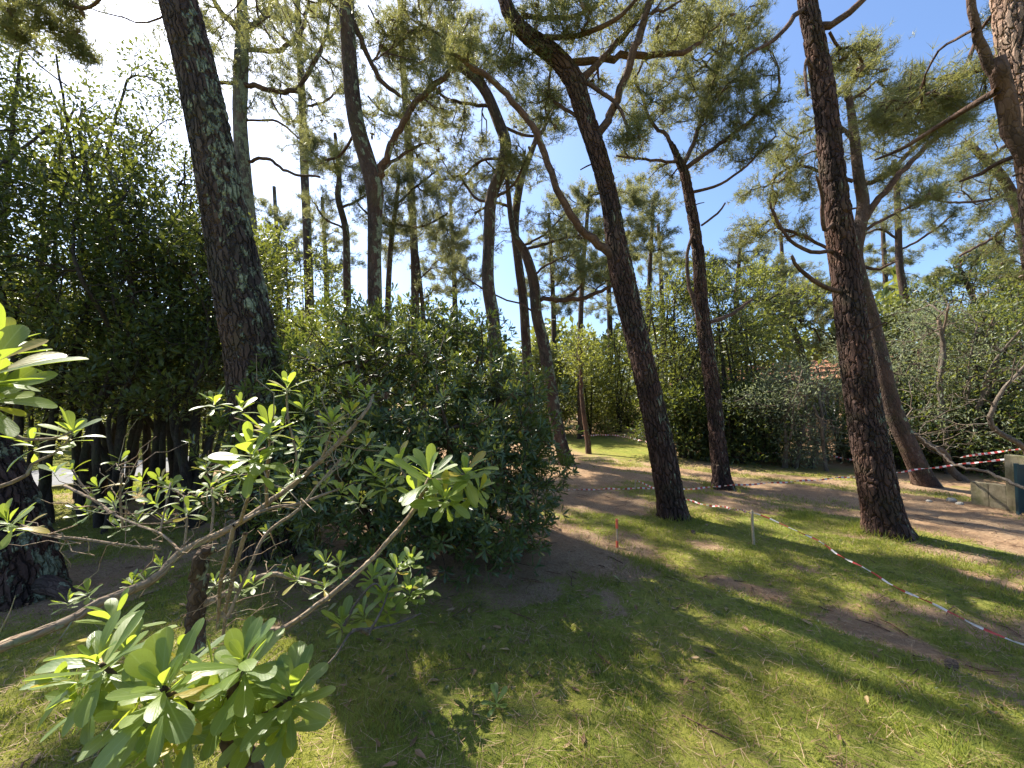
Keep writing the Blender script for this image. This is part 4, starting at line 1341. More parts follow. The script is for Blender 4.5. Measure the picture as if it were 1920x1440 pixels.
def big_shrub():
    c0 = np.array([-1.05, 4.6, 0.0])
    t = empty("big_shrub", (c0[0], c0[1], gz1(c0[0], c0[1])), "huge rounded evergreen shrub with whorled narrow leaves in the middle of the garden", "shrub")
    sk = Skel(60000)
    for k in range(9):
        a = k / 9 * 2 * np.pi + rng.normal(0, .2)
        rr = rng.uniform(.6, 1.4)
        h = rng.uniform(1.6, 2.7)
        st = [(c0[0] + .25 * math.cos(a), c0[1] + .25 * math.sin(a), 0.0, .065), (c0[0] + .5 * rr * math.cos(a), c0[1] + .5 * rr * math.sin(a), h * .35, .05),
              (c0[0] + .8 * rr * math.cos(a) + rng.normal(0, .15), c0[1] + .8 * rr * math.sin(a), h * .7, .035), (c0[0] + rr * math.cos(a), c0[1] + rr * math.sin(a), h, .018)]
        c = catmull(st, .08)
        c[1:, :3] += np.cumsum(rng.normal(0, .008, (len(c) - 1, 3)), 0)
        tube_obj("stem", c, 9, M['stem_brown'], t, .08, k)
        sk.add_path(c[::2], 0.35)
    # crown: a lumpy dome; points mostly in the outer shell
    lobes = [(-0.35, 5.0, 1.5, 1.05, 1.2, 1.1, 430), (-0.1, 4.9, 1.0, .85, .9, .85, 230), (-1.3, 5.0, 2.2, 1.25, 1.2, 1.2, 270), (-2.2, 5.3, 2.0, 1.1, 1.0, 1.25, 290),
             (-1.5, 4.2, 1.05, 1.1, .8, .85, 260), (-0.7, 4.2, 1.15, 1.0, .7, .9, 240), (-2.6, 4.6, 1.2, .9, .7, 1.0, 200), (-0.7, 5.6, 2.4, 1.0, .9, 1.0, 190), (-1.6, 5.6, 2.85, 1.1, .8, .8, 170), (-2.8, 5.6, 2.4, .8, .8, .9, 150), (-3.3, 5.3, 1.5, .8, .8, 1.0, 170), (-3.0, 4.9, .8, .8, .6, .6, 110)]
    A = []
    for x, y, z, a, b, c, n in lobes:
        x, y, z, a, b, c = x * .9, y * .9, 2 + (z - 2) * .9, a * .9, b * .9, c * .9
        v = norm(rng.normal(size=(n, 3))) * (rng.uniform(.5, 1.06, (n, 1)))
        A.append(np.array([x, y, z]) + v * [a, b, c] * (1 + .32 * (vnoise(v[:, :1] * 2.3 + x * 9, v[:, 2:] * 2.3 + v[:, 1:2] * 2, 4) - .4)))
    A = np.vstack(A)
    A = A[A[:, 2] > 0.22]
    sk.grow(A, alpha=.2, up=.15)
    sk.radii(.0038, .5)
    make_branches(sk, M['stem_brown'], t, 12, 5)
    C = np.array(sk.chains)
    ends = C[:, 4]
    mids = C[rng.integers(0, len(C), int(len(C) * .55)), rng.integers(2, 5, int(len(C) * .55))]
    ids = np.concatenate([ends, mids])
    P = sk.P[ids] + np.concatenate([np.zeros((len(ends), 3)), rng.normal(0, .07, (len(mids), 3))])
    out = norm(P - (c0 + [0, 0, .9]))
    Ax = sk.T[ids] * .5 + out * .7 + rng.normal(0, .35, (len(ids), 3)) + [0, 0, .35]
    Pb, D, U, L, Wd = whorls(P, Ax, 11, .108, .025)
    r = np.clip(np.repeat(rng.random(len(P)), 11) * .6 + rng.random(len(Pb)) * .35, 0, .95)
    r = np.where(rng.random(len(Pb)) < .012, 1.0, r)
    V, Q, rr = leaves_fold(Pb, D, U, L, Wd, .2, r)
    mobj("foliage", V, None, Q, M['leaf_shrub'], t, {"rnd": rr}, smooth=False)


big_shrub()

# ------------------------------------------------------------------ trees and shrubs beyond the lawn on the right
RG = "shrubs and small trees along the far side of the lawn"
right_spec = [  # px, depth, height, half width, label, leafmat, name, category, size
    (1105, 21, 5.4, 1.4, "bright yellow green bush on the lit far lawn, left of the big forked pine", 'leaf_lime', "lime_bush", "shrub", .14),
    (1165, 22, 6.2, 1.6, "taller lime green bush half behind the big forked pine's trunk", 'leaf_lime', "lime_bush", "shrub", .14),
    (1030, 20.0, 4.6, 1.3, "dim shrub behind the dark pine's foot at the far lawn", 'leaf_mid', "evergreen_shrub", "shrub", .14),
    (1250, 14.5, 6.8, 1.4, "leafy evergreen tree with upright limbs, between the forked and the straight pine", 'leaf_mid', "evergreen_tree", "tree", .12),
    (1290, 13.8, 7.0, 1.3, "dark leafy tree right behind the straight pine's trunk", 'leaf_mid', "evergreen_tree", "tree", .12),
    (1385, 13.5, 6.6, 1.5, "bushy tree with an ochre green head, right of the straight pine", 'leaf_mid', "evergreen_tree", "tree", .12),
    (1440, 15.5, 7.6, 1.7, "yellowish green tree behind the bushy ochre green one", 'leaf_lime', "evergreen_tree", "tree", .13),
    (1345, 16.5, 4.4, 1.6, "dark low bush in the shade behind the straight pine's foot", 'leaf_mid', "evergreen_shrub", "shrub", .14),
    (1488, 11.8, 3.1, 1.0, "pale grey green mimosa shrub left of the tallest right hand pine", 'leaf_grey', "mimosa_shrub", "shrub", .10),
    (1592, 12.8, 3.8, 1.0, "grey green mimosa shrub seen on both sides of the tallest pine's trunk", 'leaf_grey', "mimosa_shrub", "shrub", .10),
    (1700, 12.0, 4.6, 1.5, "grey green mimosa in the thicket right of the crooked pine", 'leaf_grey', "mimosa_shrub", "shrub", .10),
    (1790, 11.0, 4.8, 1.5, "large mimosa with bare lower limbs, middle of the right hand thicket", 'leaf_grey', "mimosa_shrub", "shrub", .10),
    (1880, 10.5, 4.6, 1.5, "mimosa above the concrete wall at the right edge", 'leaf_mid', "mimosa_shrub", "shrub", .10),
    (1740, 15.0, 6.6, 2.0, "dull green bush behind the mimosa thicket", 'leaf_mid', "evergreen_shrub", "shrub", .14),
    (1850, 14.5, 7.2, 2.0, "dark round tree behind the right hand mimosas", 'leaf_mid', "evergreen_tree", "tree", .14),
    (1950, 12.5, 6.4, 1.7, "bush cut by the right edge behind the concrete wall", 'leaf_mid', "evergreen_shrub", "shrub", .12),
    (1655, 16.5, 6.0, 1.6, "green bush far behind the two right hand pine trunks", 'leaf_mid', "evergreen_shrub", "shrub", .14),
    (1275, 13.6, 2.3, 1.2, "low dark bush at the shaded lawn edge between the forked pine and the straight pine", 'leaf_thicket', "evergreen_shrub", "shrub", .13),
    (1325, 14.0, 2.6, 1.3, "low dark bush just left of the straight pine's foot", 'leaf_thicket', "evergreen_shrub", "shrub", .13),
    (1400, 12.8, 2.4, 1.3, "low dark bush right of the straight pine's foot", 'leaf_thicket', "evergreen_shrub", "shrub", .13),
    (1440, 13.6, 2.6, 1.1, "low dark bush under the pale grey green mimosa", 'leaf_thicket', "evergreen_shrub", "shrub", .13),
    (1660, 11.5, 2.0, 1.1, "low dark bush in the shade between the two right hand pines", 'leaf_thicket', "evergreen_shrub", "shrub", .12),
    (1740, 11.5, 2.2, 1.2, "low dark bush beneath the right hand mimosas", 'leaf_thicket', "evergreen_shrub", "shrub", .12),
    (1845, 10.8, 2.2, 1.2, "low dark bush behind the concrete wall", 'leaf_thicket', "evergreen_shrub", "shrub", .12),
    (1170, 24.0, 2.6, 2.2, "low dark hedge at the end of the lit far lawn", 'leaf_thicket', "evergreen_shrub", "shrub", .16),
    (1010, 21.0, 5.0, 2.0, "faint bush beyond the far lawn above the big shrub's right edge", 'leaf_lime', "evergreen_shrub", "shrub", .18),
]
for px, d, h, wd, lab, lm, nm, cat, sz in right_spec:
    p = W(px, 753, d)
    x, y = p[0], p[1]
    lean = (rng.normal(0, .08), rng.normal(0, .08))
    stems = [stem_line(x + rng.normal(0, .25), y + rng.normal(0, .2), (lean[0] + rng.normal(0, .13), lean[1] + rng.normal(0, .1)), h * rng.uniform(.75, .95), rng.uniform(.05, .085)) for _ in range(7 if lm == 'leaf_grey' else 5)]
    low = 0.12 if cat == "shrub" else 0.25
    pads = []
    for f in np.linspace(0, 1, 10):
        ww = wd * (0.75 + 0.5 * math.sin(f * 2.6)) * (1 - .45 * max(0, f - .6) / .4)
        pads.append(((x + rng.normal(0, wd * .4), y + rng.normal(0, wd * .3), h * (low + (0.95 - low) * f)), (ww * .9, ww * .9, h * .10), int(48 + 18 * rng.random())))
    mim = lm == 'leaf_grey'
    broadleaf(nm, lab, cat, RG, (x, y, gz1(x, y)), stems, pads, 'd', lm, 'twig_grey' if mim else 'wood_dark',
              per_node=11 if mim else 11, size=(sz * 1.15, sz * (.28 if mim else .42)), spread=.26 if mim else .24, zmin=h * .15, r0=.0055, min_count=10)

# leafless crooked limbs in the mimosa thicket
def bare_tree(label, rows, d0, d1, twig_pads, base):
    path = pixel_path(rows, np.linspace(d0, d1, len(rows)))
    path = np.vstack([[*base, path[0, 3] * 1.2], path])
    loc = np.array([base[0], base[1], gz1(base[0], base[1])])
    t = empty("bare_tree", loc, label, "tree", "leafless crooked trees in the mimosa thicket")
    c = catmull(path, .08)
    c[1:-1, :3] += rng.normal(size=(len(c) - 2, 3)) * c[1:-1, 3:4] * .12
    tube_obj("trunk", c, 10, M['twig_grey'], t, .1, 4)
    sk = Skel()
    sk.add_path(c[::2], .3)
    sk.grow(pad_points([(W(a, b, d), r * PXW * d, n) for a, b, r, d, n in twig_pads]), alpha=.2, up=.1, jit=.12)
    sk.radii(.0045, .5)
    make_branches(sk, M['twig_grey'], t, 5, 5)


bare_tree("leafless crooked limb curling out of the right edge above the concrete wall", [(1925, 845, 10), (1880, 815, 9), (1858, 795, 8), (1862, 765, 7), (1885, 725, 6), (1918, 690, 5), (1950, 640, 4)], 8.6, 8.3,
          [(1840, 740, 70, 8.4, 26), (1900, 660, 60, 8.3, 20), (1790, 800, 60, 8.8, 22)], (12.2, 8.9, -.05))
bare_tree("low leafless tree with tangled pale twigs between the tallest pine and the concrete wall", [(1785, 880, 12), (1770, 850, 11), (1735, 830, 10), (1700, 805, 8), (1660, 790, 6)], 9.8, 9.4,
          [(1700, 800, 60, 9.5, 30), (1750, 810, 60, 9.5, 30), (1660, 830, 45, 9.4, 20), (1800, 830, 50, 9.6, 20), (1730, 740, 60, 9.8, 24)], (11.4, 9.8, -.05))
bare_tree("leafless sapling with fine upright twigs right of the crooked pine", [(1770, 800, 9), (1762, 720, 8), (1770, 660, 7), (1760, 600, 5)], 10.6, 10.4,
          [(1770, 640, 70, 10.4, 36), (1800, 560, 60, 10.4, 26), (1730, 590, 50, 10.4, 20)], (11.9, 10.6, -.05))
bare_tree("thin bare sapling at the lawn edge left of the tallest right hand pine", [(1545, 850, 6), (1540, 800, 5), (1525, 760, 4)], 11, 10.8,
          [(1530, 790, 40, 10.9, 20), (1560, 820, 40, 10.9, 16)], (8.9, 11, -.05))

# small tree on the far lawn
pt = GP(1104, 850)
broadleaf("young_tree", "young tree with a reddish stem on the lit far lawn", "tree", None, (pt[0], pt[1], gz1(pt[0], pt[1])),
          [[(pt[0], pt[1], -.05, .12), (pt[0] - .1, pt[1], 1.0, .10), (pt[0] - .25, pt[1], 2.2, .085), (pt[0] - .3, pt[1], 3.6, .05)]],
          [((pt[0] - .3, pt[1], 3.4), (.9, .9, .7), 50), ((pt[0] - .2, pt[1], 4.2), (.7, .7, .6), 40)], 'd', 'leaf_lime', 'limb_warm', per_node=10, size=(.15, .065), spread=.22, zmin=1.8)

# distant wood behind everything
def far_wood():
    n = 42000
    th = rng.uniform(R(-66), R(62), n)
    r = rng.uniform(24, 46, n)
    prof = 4.2 + 5.0 * fbm(th * 9 + 3, r * 0 + 1, 61, 3) + (r - 24) * .10
    z = prof * rng.random(n) ** 0.8
    z = np.where(rng.random(n) < .0, z, z)
    P = np.column_stack([np.sin(th) * r, np.cos(th) * r, z + .3])
    D = rng.normal(size=(n, 3)) + [0, 0, .2]
    U = rng.normal(0, .6, (n, 3)) + [0, 0, 1]
    L = rng.uniform(.35, .75, n)
    rnd = np.clip(vnoise(th * 40, z * .8, 9) * .8 + rng.normal(0, .15, n), 0, 1)
    V, Q, rr = leaves_diamond(P, D, U, L, L * .5, rnd)
    o = mobj("woodland", V, None, Q, M['leaf_mid'], attrs={"rnd": rr}, smooth=False)
    tag(o, kind="stuff")


far_wood()


# ------------------------------------------------------------------ foreground shrub with big glossy leaves
def leaf_shape(L=1.0, w=0.30, curl=-0.18, cup=0.18, twist=0.0, n=7):
    """obovate leaf mesh along +Y, upper side +Z, about 24 triangles; returns V, Q, lc"""
    t = np.linspace(0, 1, n)
    t = np.array([0, .12, .28, .45, .62, .76, .88, .96, 1.0])
    n = len(t)
    wid = w * 0.5 * np.interp(t, t, [.10, .20, .42, .70, .93, 1.0, .86, .52, .1])
    yy = t * L
    zz = curl * t ** 2 * L
    V, lc = [], []
    for i in range(n):
        for sgn in (-1, -0.0, 1):
            x = sgn * wid[i]
            z = zz[i] + cup * abs(x) - 0.0
            a = twist * t[i]
            V.append((x * math.cos(a), yy[i], z + x * math.sin(a)))
            lc.append((sgn * wid[i] / w * 1.6, t[i] * L, 0))
    V = np.array(V)
    idx = np.arange(3 * n).reshape(n, 3)
    Q = np.concatenate([np.stack([idx[:-1, k], idx[:-1, k + 1], idx[1:, k + 1], idx[1:, k]], -1) for k in (0, 1)])
    return V, Q, np.array(lc)


LEAF_VARIANTS = []
for k in range(10):
    V, Q, lc = leaf_shape(1.0, rng.uniform(.25, .35), rng.uniform(-.42, .10), rng.uniform(.05, .35), rng.uniform(-.25, .25))
    me = build_mesh("leaf", V, None, Q, {"lc": lc})
    me.materials.append(M['leaf_near'])
    LEAF_VARIANTS.append((me, V, Q, lc))

# clusters: px, py, depth, leaf length in px, number of leaves, axis (world), droop share
RO = [
    (185, 1238, .70, 112, 17, (-.1, -.25, 1)), (305, 1285, .66, 118, 18, (0, -.35, 1)), (455, 1240, .72, 100, 17, (.1, -.25, 1)), (548, 1300, .74, 100, 15, (.25, -.2, 1)),
    (215, 1160, .86, 75, 11, (-.1, .1, 1)), (405, 1265, .76, 90, 10, (0, .2, 1)), (150, 1310, .72, 90, 9, (-.3, -.3, .6)), (480, 1350, .74, 90, 9, (.2, -.4, .5)),
    (130, 1270, .70, 88, 9, (-.3, -.4, .7)), (250, 1335, .68, 95, 10, (-.1, -.6, .5)), (345, 1375, .68, 95, 10, (.1, -.6, .5)), (415, 1325, .72, 92, 10, (0, -.6, .6)),
    (285, 1400, .67, 95, 9, (-.1, -.7, .3)), (525, 1365, .74, 85, 9, (.2, -.6, .5)), (240, 1225, .78, 80, 9, (0, 0, 1)), (345, 1235, .80, 80, 9, (0, 0, 1)), (500, 1290, .78, 80, 8, (.1, 0, 1)),
    (-25, 675, .62, 120, 14, (.35, -.3, 1)), (-10, 730, .66, 100, 12, (.5, -.3, .6)), (10, 640, .75, 80, 8, (.2, 0, 1)),
    (137, 805, 1.05, 55, 9, (.1, -.2, 1)), (58, 828, 1.05, 52, 8, (-.1, -.2, 1)), (15, 975, 1.1, 50, 10, (0, -.3, .8)),
    (470, 845, .98, 68, 14, (0, -.3, 1)), (505, 800, 1.05, 55, 10, (.2, -.1, 1)), (440, 880, 1.0, 60, 10, (-.2, -.4, .8)), (490, 870, 1.0, 55, 8, (.3, -.3, .8)),
    (538, 722, 1.5, 38, 11, (0, -.1, 1)), (662, 718, 1.6, 34, 9, (0, -.1, 1)), (622, 790, 1.5, 42, 12, (.1, -.2, 1)), (596, 740, 1.7, 30, 8, (0, 0, 1)), (690, 735, 1.7, 32, 9, (.2, 0, 1)),
    (400, 752, 1.5, 34, 8, (0, -.2, 1)), (452, 760, 1.5, 34, 9, (0, -.1, 1)), (530, 790, 1.4, 36, 8, (0, -.2, 1)), (570, 765, 1.6, 32, 8, (0, -.2, 1)), (660, 770, 1.6, 34, 9, (.1, -.2, 1)),
    (805, 890, 1.02, 70, 16, (0, -.35, 1)), (872, 885, 1.08, 66, 15, (.2, -.25, 1)), (835, 930, 1.0, 62, 11, (0, -.5, .6)), (748, 868, 1.2, 50, 11, (-.2, -.2, 1)), (780, 925, 1.05, 55, 9, (-.1, -.5, .6)), (700, 880, 1.4, 42, 10, (-.1, -.1, 1)),
    (722, 905, 1.4, 40, 9, (0, -.2, .9)), (900, 915, 1.1, 50, 8, (.5, -.2, .7)),
]
small = [(135, 875), (228, 868), (258, 905), (300, 898), (322, 905), (388, 872), (395, 905), (212, 938), (250, 935), (345, 925), (180, 915), (100, 880), (420, 915), (285, 945),
         (310, 975), (350, 955), (60, 985), (128, 1130), (165, 1110), (250, 1085), (270, 1075), (375, 925), (260, 965), (600, 845), (635, 830), (590, 880), (560, 840), (655, 860), (520, 930),
         (620, 1060), (640, 1045), (600, 1100), (560, 1085), (455, 1100), (480, 1085), (310, 1060), (400, 1090), (575, 820), (690, 830), (610, 900), (640, 915), (670, 930), (545, 890), (160, 965), (225, 985)]
for (a, b) in small:
    dd = rng.uniform(1.25, 1.9)
    RO.append((a + rng.normal(0, 4), b + rng.normal(0, 4), dd, 46 / dd, int(rng.integers(6, 9)), (rng.normal(0, .3), -.2 + rng.normal(0, .2), 1)))
low_ro = [(720, 1108, 2.3), (768, 1108, 2.4), (745, 1062, 2.5), (700, 1080, 2.4), (790, 1100, 2.5), (770, 1050, 2.6), (640, 1165, 2.2), (680, 1150, 2.3), (730, 1140, 2.3)]
for a, b, dd in low_ro:
    RO.append((a, b, dd, 92 / dd, 11, (rng.normal(0, .3), -.2, 1)))

fs = empty("glossy_shrub", (-1.0, 1.0, 0.2), "near shrub with big glossy paddle leaves in whorls on pale bent branches", "shrub")
fo = np.array(fs.location)
leaf_list = []
for px, py, d, lpx, n, ax in RO:
    P = W(px, py, d)[None]
    L = lpx * PXW * d * (0.92 if py > 1130 and d < 1 else 1.0)
    n = int(n * 1.45)
    Pb, D, U, LL, Wd = whorls(P, np.array([ax], float), n, L, L * .3, (0.35, 2.15 if py > 820 and d < 1.2 else 1.75), .002)
    for i in range(n):
        leaf_list.append((Pb[i], D[i], U[i], LL[i], LL[i] / d))
leaf_list.sort(key=lambda q: -q[4])
rest = []
for i, (p, D, U, L, s) in enumerate(leaf_list):
    D = D / np.linalg.norm(D)
    X = np.cross(D, U)
    X /= np.linalg.norm(X)
    Z = np.cross(X, D)
    k = int(rng.integers(len(LEAF_VARIANTS)))
    wscale = L * rng.uniform(.85, 1.15)
    L = L * rng.uniform(.8, 1.12)
    if i < 295:
        o = bpy.data.objects.new("leaf", LEAF_VARIANTS[k][0])
        q = p - fo
        o.matrix_world = Matrix(((X[0] * wscale, D[0] * L, Z[0] * L, q[0]), (X[1] * wscale, D[1] * L, Z[1] * L, q[1]), (X[2] * wscale, D[2] * L, Z[2] * L, q[2]), (0, 0, 0, 1)))
        COL.objects.link(o)
        o.parent = fs
    else:
        _, V, Q, lc = LEAF_VARIANTS[k]
        Wv = p + V[:, :1] * wscale * X + V[:, 1:2] * L * D + V[:, 2:3] * L * Z
        rest.append((Wv, Q, lc))
Vs, Qs, Ls, Rs, off = [], [], [], [], 0
for V, Q, lc in rest:
    Vs.append(V); Qs.append(Q + off); Ls.append(lc); Rs.append(np.full(len(V), rng.random())); off += len(V)
tag(mobj("foliage", np.vstack(Vs), None, np.vstack(Qs), M['leaf_near_many'], fs, {"lc": np.vstack(Ls), "rnd": np.concatenate(Rs)}), kind="stuff")

BR = [  # branches in photo pixels with widths, depths start..end
    ([(-60, 1235, 22), (0, 1212, 21), (60, 1190, 20), (130, 1163, 18), (190, 1128, 17), (290, 1085, 15), (340, 1035, 13), (440, 985, 12), (500, 945, 10), (560, 900, 9), (640, 825, 8), (690, 765, 6), (700, 740, 4)], .95, 1.7, 'twig_pale'),
    ([(440, 1400, 15), (480, 1200, 11), (520, 1182, 10), (560, 1160, 9), (640, 1100, 9), (700, 1045, 8), (745, 995, 8), (780, 950, 8), (805, 895, 6)], .95, 1.03, 'twig_pale'),
    ([(480, 1500, 60), (455, 1430, 48), (435, 1370, 40), (425, 1330, 22), (455, 1245, 12)], .80, .72, 'stem_brown'),
    ([(430, 1360, 26), (370, 1335, 16), (305, 1290, 10)], .80, .66, 'stem_brown'),
    ([(432, 1365, 22), (500, 1340, 13), (548, 1305, 8)], .80, .74, 'stem_brown'),
    ([(360, 1345, 18), (260, 1300, 12), (190, 1245, 8)], .78, .70, 'stem_brown'),
    ([(365, 1220, 34), (366, 1150, 30), (372, 1080, 28), (380, 1040, 26), (400, 1030, 12)], 1.75, 1.75, 'stem_brown'),
    ([(366, 1140, 14), (430, 1110, 11), (500, 1078, 9), (560, 1085, 7), (620, 1098, 4)], 1.75, 1.9, 'twig_pale'),
    ([(440, 985, 8), (420, 1060, 8), (412, 1110, 7), (408, 1180, 6)], 1.3, 1.5, 'twig_pale'),
    ([(460, 1000, 8), (440, 1070, 7), (425, 1140, 6), (418, 1200, 5)], 1.35, 1.5, 'twig_pale'),
    ([(425, 1160, 6), (470, 1060, 6), (500, 1000, 6), (560, 955, 6), (600, 905, 5), (640, 860, 4)], 1.4, 1.7, 'twig_pale'),
    ([(440, 985, 7), (500, 955, 6), (560, 945, 6), (600, 930, 5), (640, 915, 3)], 1.3, 1.5, 'twig_pale'),
    ([(450, 980, 7), (465, 930, 6), (470, 890, 5), (470, 850, 4)], 1.3, .99, 'twig_pale'),
    ([(500, 945, 6), (500, 880, 5), (505, 840, 4), (505, 805, 3)], 1.4, 1.06, 'twig_pale'),
    ([(560, 900, 5), (555, 850, 4), (540, 780, 4), (538, 728, 3)], 1.5, 1.5, 'twig_pale'),
    ([(600, 865, 5), (615, 830, 4), (622, 795, 3)], 1.55, 1.5, 'twig_pale'),
    ([(-80, 770, 9), (0, 800, 8), (40, 822, 6), (100, 822, 5), (137, 808, 3)], 1.0, 1.05, 'twig_pale'),
    ([(-80, 930, 9), (0, 912, 7), (50, 890, 6), (60, 870, 5), (110, 845, 4), (137, 812, 3)], 1.0, 1.05, 'twig_pale'),
    ([(-90, 760, 12), (-60, 730, 10), (-30, 700, 7), (-25, 680, 4)], .70, .62, 'twig_pale'),
    ([(120, 910, 5), (180, 940, 5), (215, 965, 4), (260, 985, 4), (300, 1000, 4), (340, 1035, 5)], 1.5, 1.2, 'twig_pale'),
    ([(40, 985, 5), (100, 1005, 5), (150, 1010, 5), (220, 1020, 4), (300, 1030, 4)], 1.3, 1.3, 'twig_pale'),
    ([(230, 990, 4), (225, 930, 4), (230, 880, 3)], 1.5, 1.5, 'twig_pale'),
    ([(345, 1030, 4), (350, 980, 4), (345, 930, 3)], 1.4, 1.5, 'twig_pale'),
    ([(300, 1000, 4), (310, 950, 3), (320, 905, 3)], 1.4, 1.5, 'twig_pale'),
    ([(395, 1010, 4), (400, 950, 4), (395, 905, 3)], 1.4, 1.5, 'twig_pale'),
    ([(180, 940, 4), (150, 905, 3), (135, 880, 3)], 1.5, 1.5, 'twig_pale'),
    ([(640, 1185, 6), (665, 1135, 5), (700, 1095, 4), (720, 1110, 3)], 2.2, 2.3, 'twig_grey'),
    ([(690, 1188, 7), (676, 1180, 7), (655, 1190, 5), (620, 1240, 4), (540, 1310, 4)], 2.1, 1.7, 'twig_grey'),
    ([(690, 1190, 6), (715, 1145, 4), (728, 1110, 3), (745, 1065, 3)], 2.1, 2.4, 'twig_grey'),
    ([(676, 1182, 6), (740, 1170, 4), (790, 1150, 3)], 2.1, 2.3, 'twig_grey'),
    ([(800, 920, 5), (770, 905, 5), (748, 872, 3)], 1.05, 1.2, 'twig_pale'),
    ([(805, 900, 6), (840, 900, 5), (872, 888, 3)], 1.03, 1.08, 'twig_pale'),
]
for rows, d0, d1, mt in BR:
    path = catmull(pixel_path(rows, np.linspace(d0, d1, len(rows))), .02)
    path[1:-1, :3] += rng.normal(size=(len(path) - 2, 3)) * path[1:-1, 3:4] * .10
    tube_obj("branch", path, 10, M[mt], fs, .10, int(rng.integers(99)))
# fine dead twigs between the branches
tw, tr_ = [], []
for k in range(115):
    rows, d0, d1, mt = BR[int(rng.choice([0, 6, 7, 8, 9, 10, 11, 13, 15, 19, 20, 21, 22, 24]))]
    i = int(rng.integers(1, len(rows)))
    d = d0 + (d1 - d0) * i / (len(rows) - 1)
    p0 = W(rows[i][0] + rng.normal(0, 6), rows[i][1] + rng.normal(0, 6), d)
    v = rng.normal(size=3) * [.7, .5, .8]
    v = v / np.linalg.norm(v) * rng.uniform(.08, .24)
    pts_ = [p0 + v * f + rng.normal(0, .012, 3) * (f > 0) for f in (0, .25, .5, .75, 1)]
    tw.append(pts_)
    tr_.append(np.linspace(.0024, .0008, 5) * rng.uniform(.7, 1.3))
V, T, Q, tc = chains_mesh(np.array(tw), np.array(tr_), 4)
tag(mobj("twigs", V, T, Q, M['twig_pale'], fs, {"tc": tc}), kind="stuff")


# ------------------------------------------------------------------ barrier tapes and stakes
def tape(label, rows, width=0.05, turns=1.1, sag=0.0, period=0.11, group="red and white barrier tapes"):
    """rows: world points"""
    P = np.asarray(rows, float)
    path = catmull(np.column_stack([P, np.full(len(P), .01)]), .025)[:, :3]
    n = len(path)
    s = np.concatenate([[0], np.cumsum(np.linalg.norm(np.diff(path, axis=0), axis=1))])
    f = s / s[-1]
    path[:, 2] -= sag * 4 * f * (1 - f)
    path[:, 2] += .008 * np.sin(s * 9) + .01 * (vnoise(s * 4, s * 0 + 3, 4) - .5)
    Tn = norm(np.gradient(path, axis=0))
    side = norm(np.cross(Tn, [0, 0, 1.0]))
    upv = np.cross(side, Tn)
    a = s * 2 * np.pi * turns + 2 * (vnoise(s * 1.2, s * 0, 8) - .5) * 4
    N = side * np.cos(a)[:, None] + upv * np.sin(a)[:, None]
    B = -side * np.sin(a)[:, None] + upv * np.cos(a)[:, None]
    V = np.stack([path - N * width / 2 + B * .004, path - B * .004, path + N * width / 2 + B * .004], 1).reshape(-1, 3)
    i = np.arange(n - 1)[:, None] * 3
    Q = np.concatenate([i + [0, 1, 4, 3], i + [1, 2, 5, 4]])
    o = mobj("barrier_tape", V, None, Q, M['tape'], attrs={"s": np.repeat(s, 3) * .2 / period}, origin=path[0])
    tag(o, label, "barrier tape", group)


def stake(base, height, w, label, tip=None, tilt=(0, 0), name="wooden_stake", mat='wood_stake'):
    x, y = base
    z = gz1(x, y)
    t = empty(name, (x, y, z), label, "stake", "stakes holding the barrier tape")
    def prism(z0, z1, h, top=0.0):
        c = [(-1, -1), (1, -1), (1, 1), (-1, 1)]
        zs = [z0, z0 + .01, (z0 + z1) / 2, z1 - .012, z1]
        ss = [h, h, h * .97, h * .96, h * .72]
        V = [(a * s_ + tilt[0] * zz, b * s_ + tilt[1] * zz, zz) for zz, s_ in zip(zs, ss) for a, b in c]
        V.append((tilt[0] * z1, tilt[1] * z1, z1 + top))
        V = np.array(V) + [x, y, z]
        Q = [[k * 4 + j, k * 4 + (j + 1) % 4, k * 4 + 4 + (j + 1) % 4, k * 4 + 4 + j] for k in range(4) for j in range(4)]
        T = [[16 + j, 16 + (j + 1) % 4, 20] for j in range(4)]
        return V, np.array(T), np.array(Q)
    V, T, Q = prism(-.1, height, w / 2)
    mobj("post", V, T, Q, M[mat], t, smooth=False)
    if tip:
        for z0, z1 in tip:
            V, T, Q = prism(z0, z1, w / 2 + .003)
            mobj("painted_band", V, T, Q, M['orange_paint'], t, smooth=False)
    return np.array([x + tilt[0] * height, y + tilt[1] * height, z + height])


sA = GP(1413, 1018, .03)
tA = stake(sA[:2], .47, .025, "bare wooden stake where the near tape bends, in front of the straight pine", tilt=(-.03, 0))
sB = GP(1157, 1012, .12)
tB = stake(sB[:2], .38, .022, "thin marker stake with orange painted ends beside the worn crest of the lawn", tip=[(.26, .385), (-.02, .10)])
sC = GP(1191, 920)
tC = stake(sC[:2], .24, .022, "short thin stake left of the big forked pine's trunk", tilt=(.03, 0))
sD = GP(1524, 872)
tD = stake(sD[:2], .40, .03, "grey stake in the shade at the far side of the lawn", mat='wood_stake')
sE = GP(1675, 885)
tE = stake(sE[:2], .55, .03, "stake in the shade right of the tallest pine's trunk")

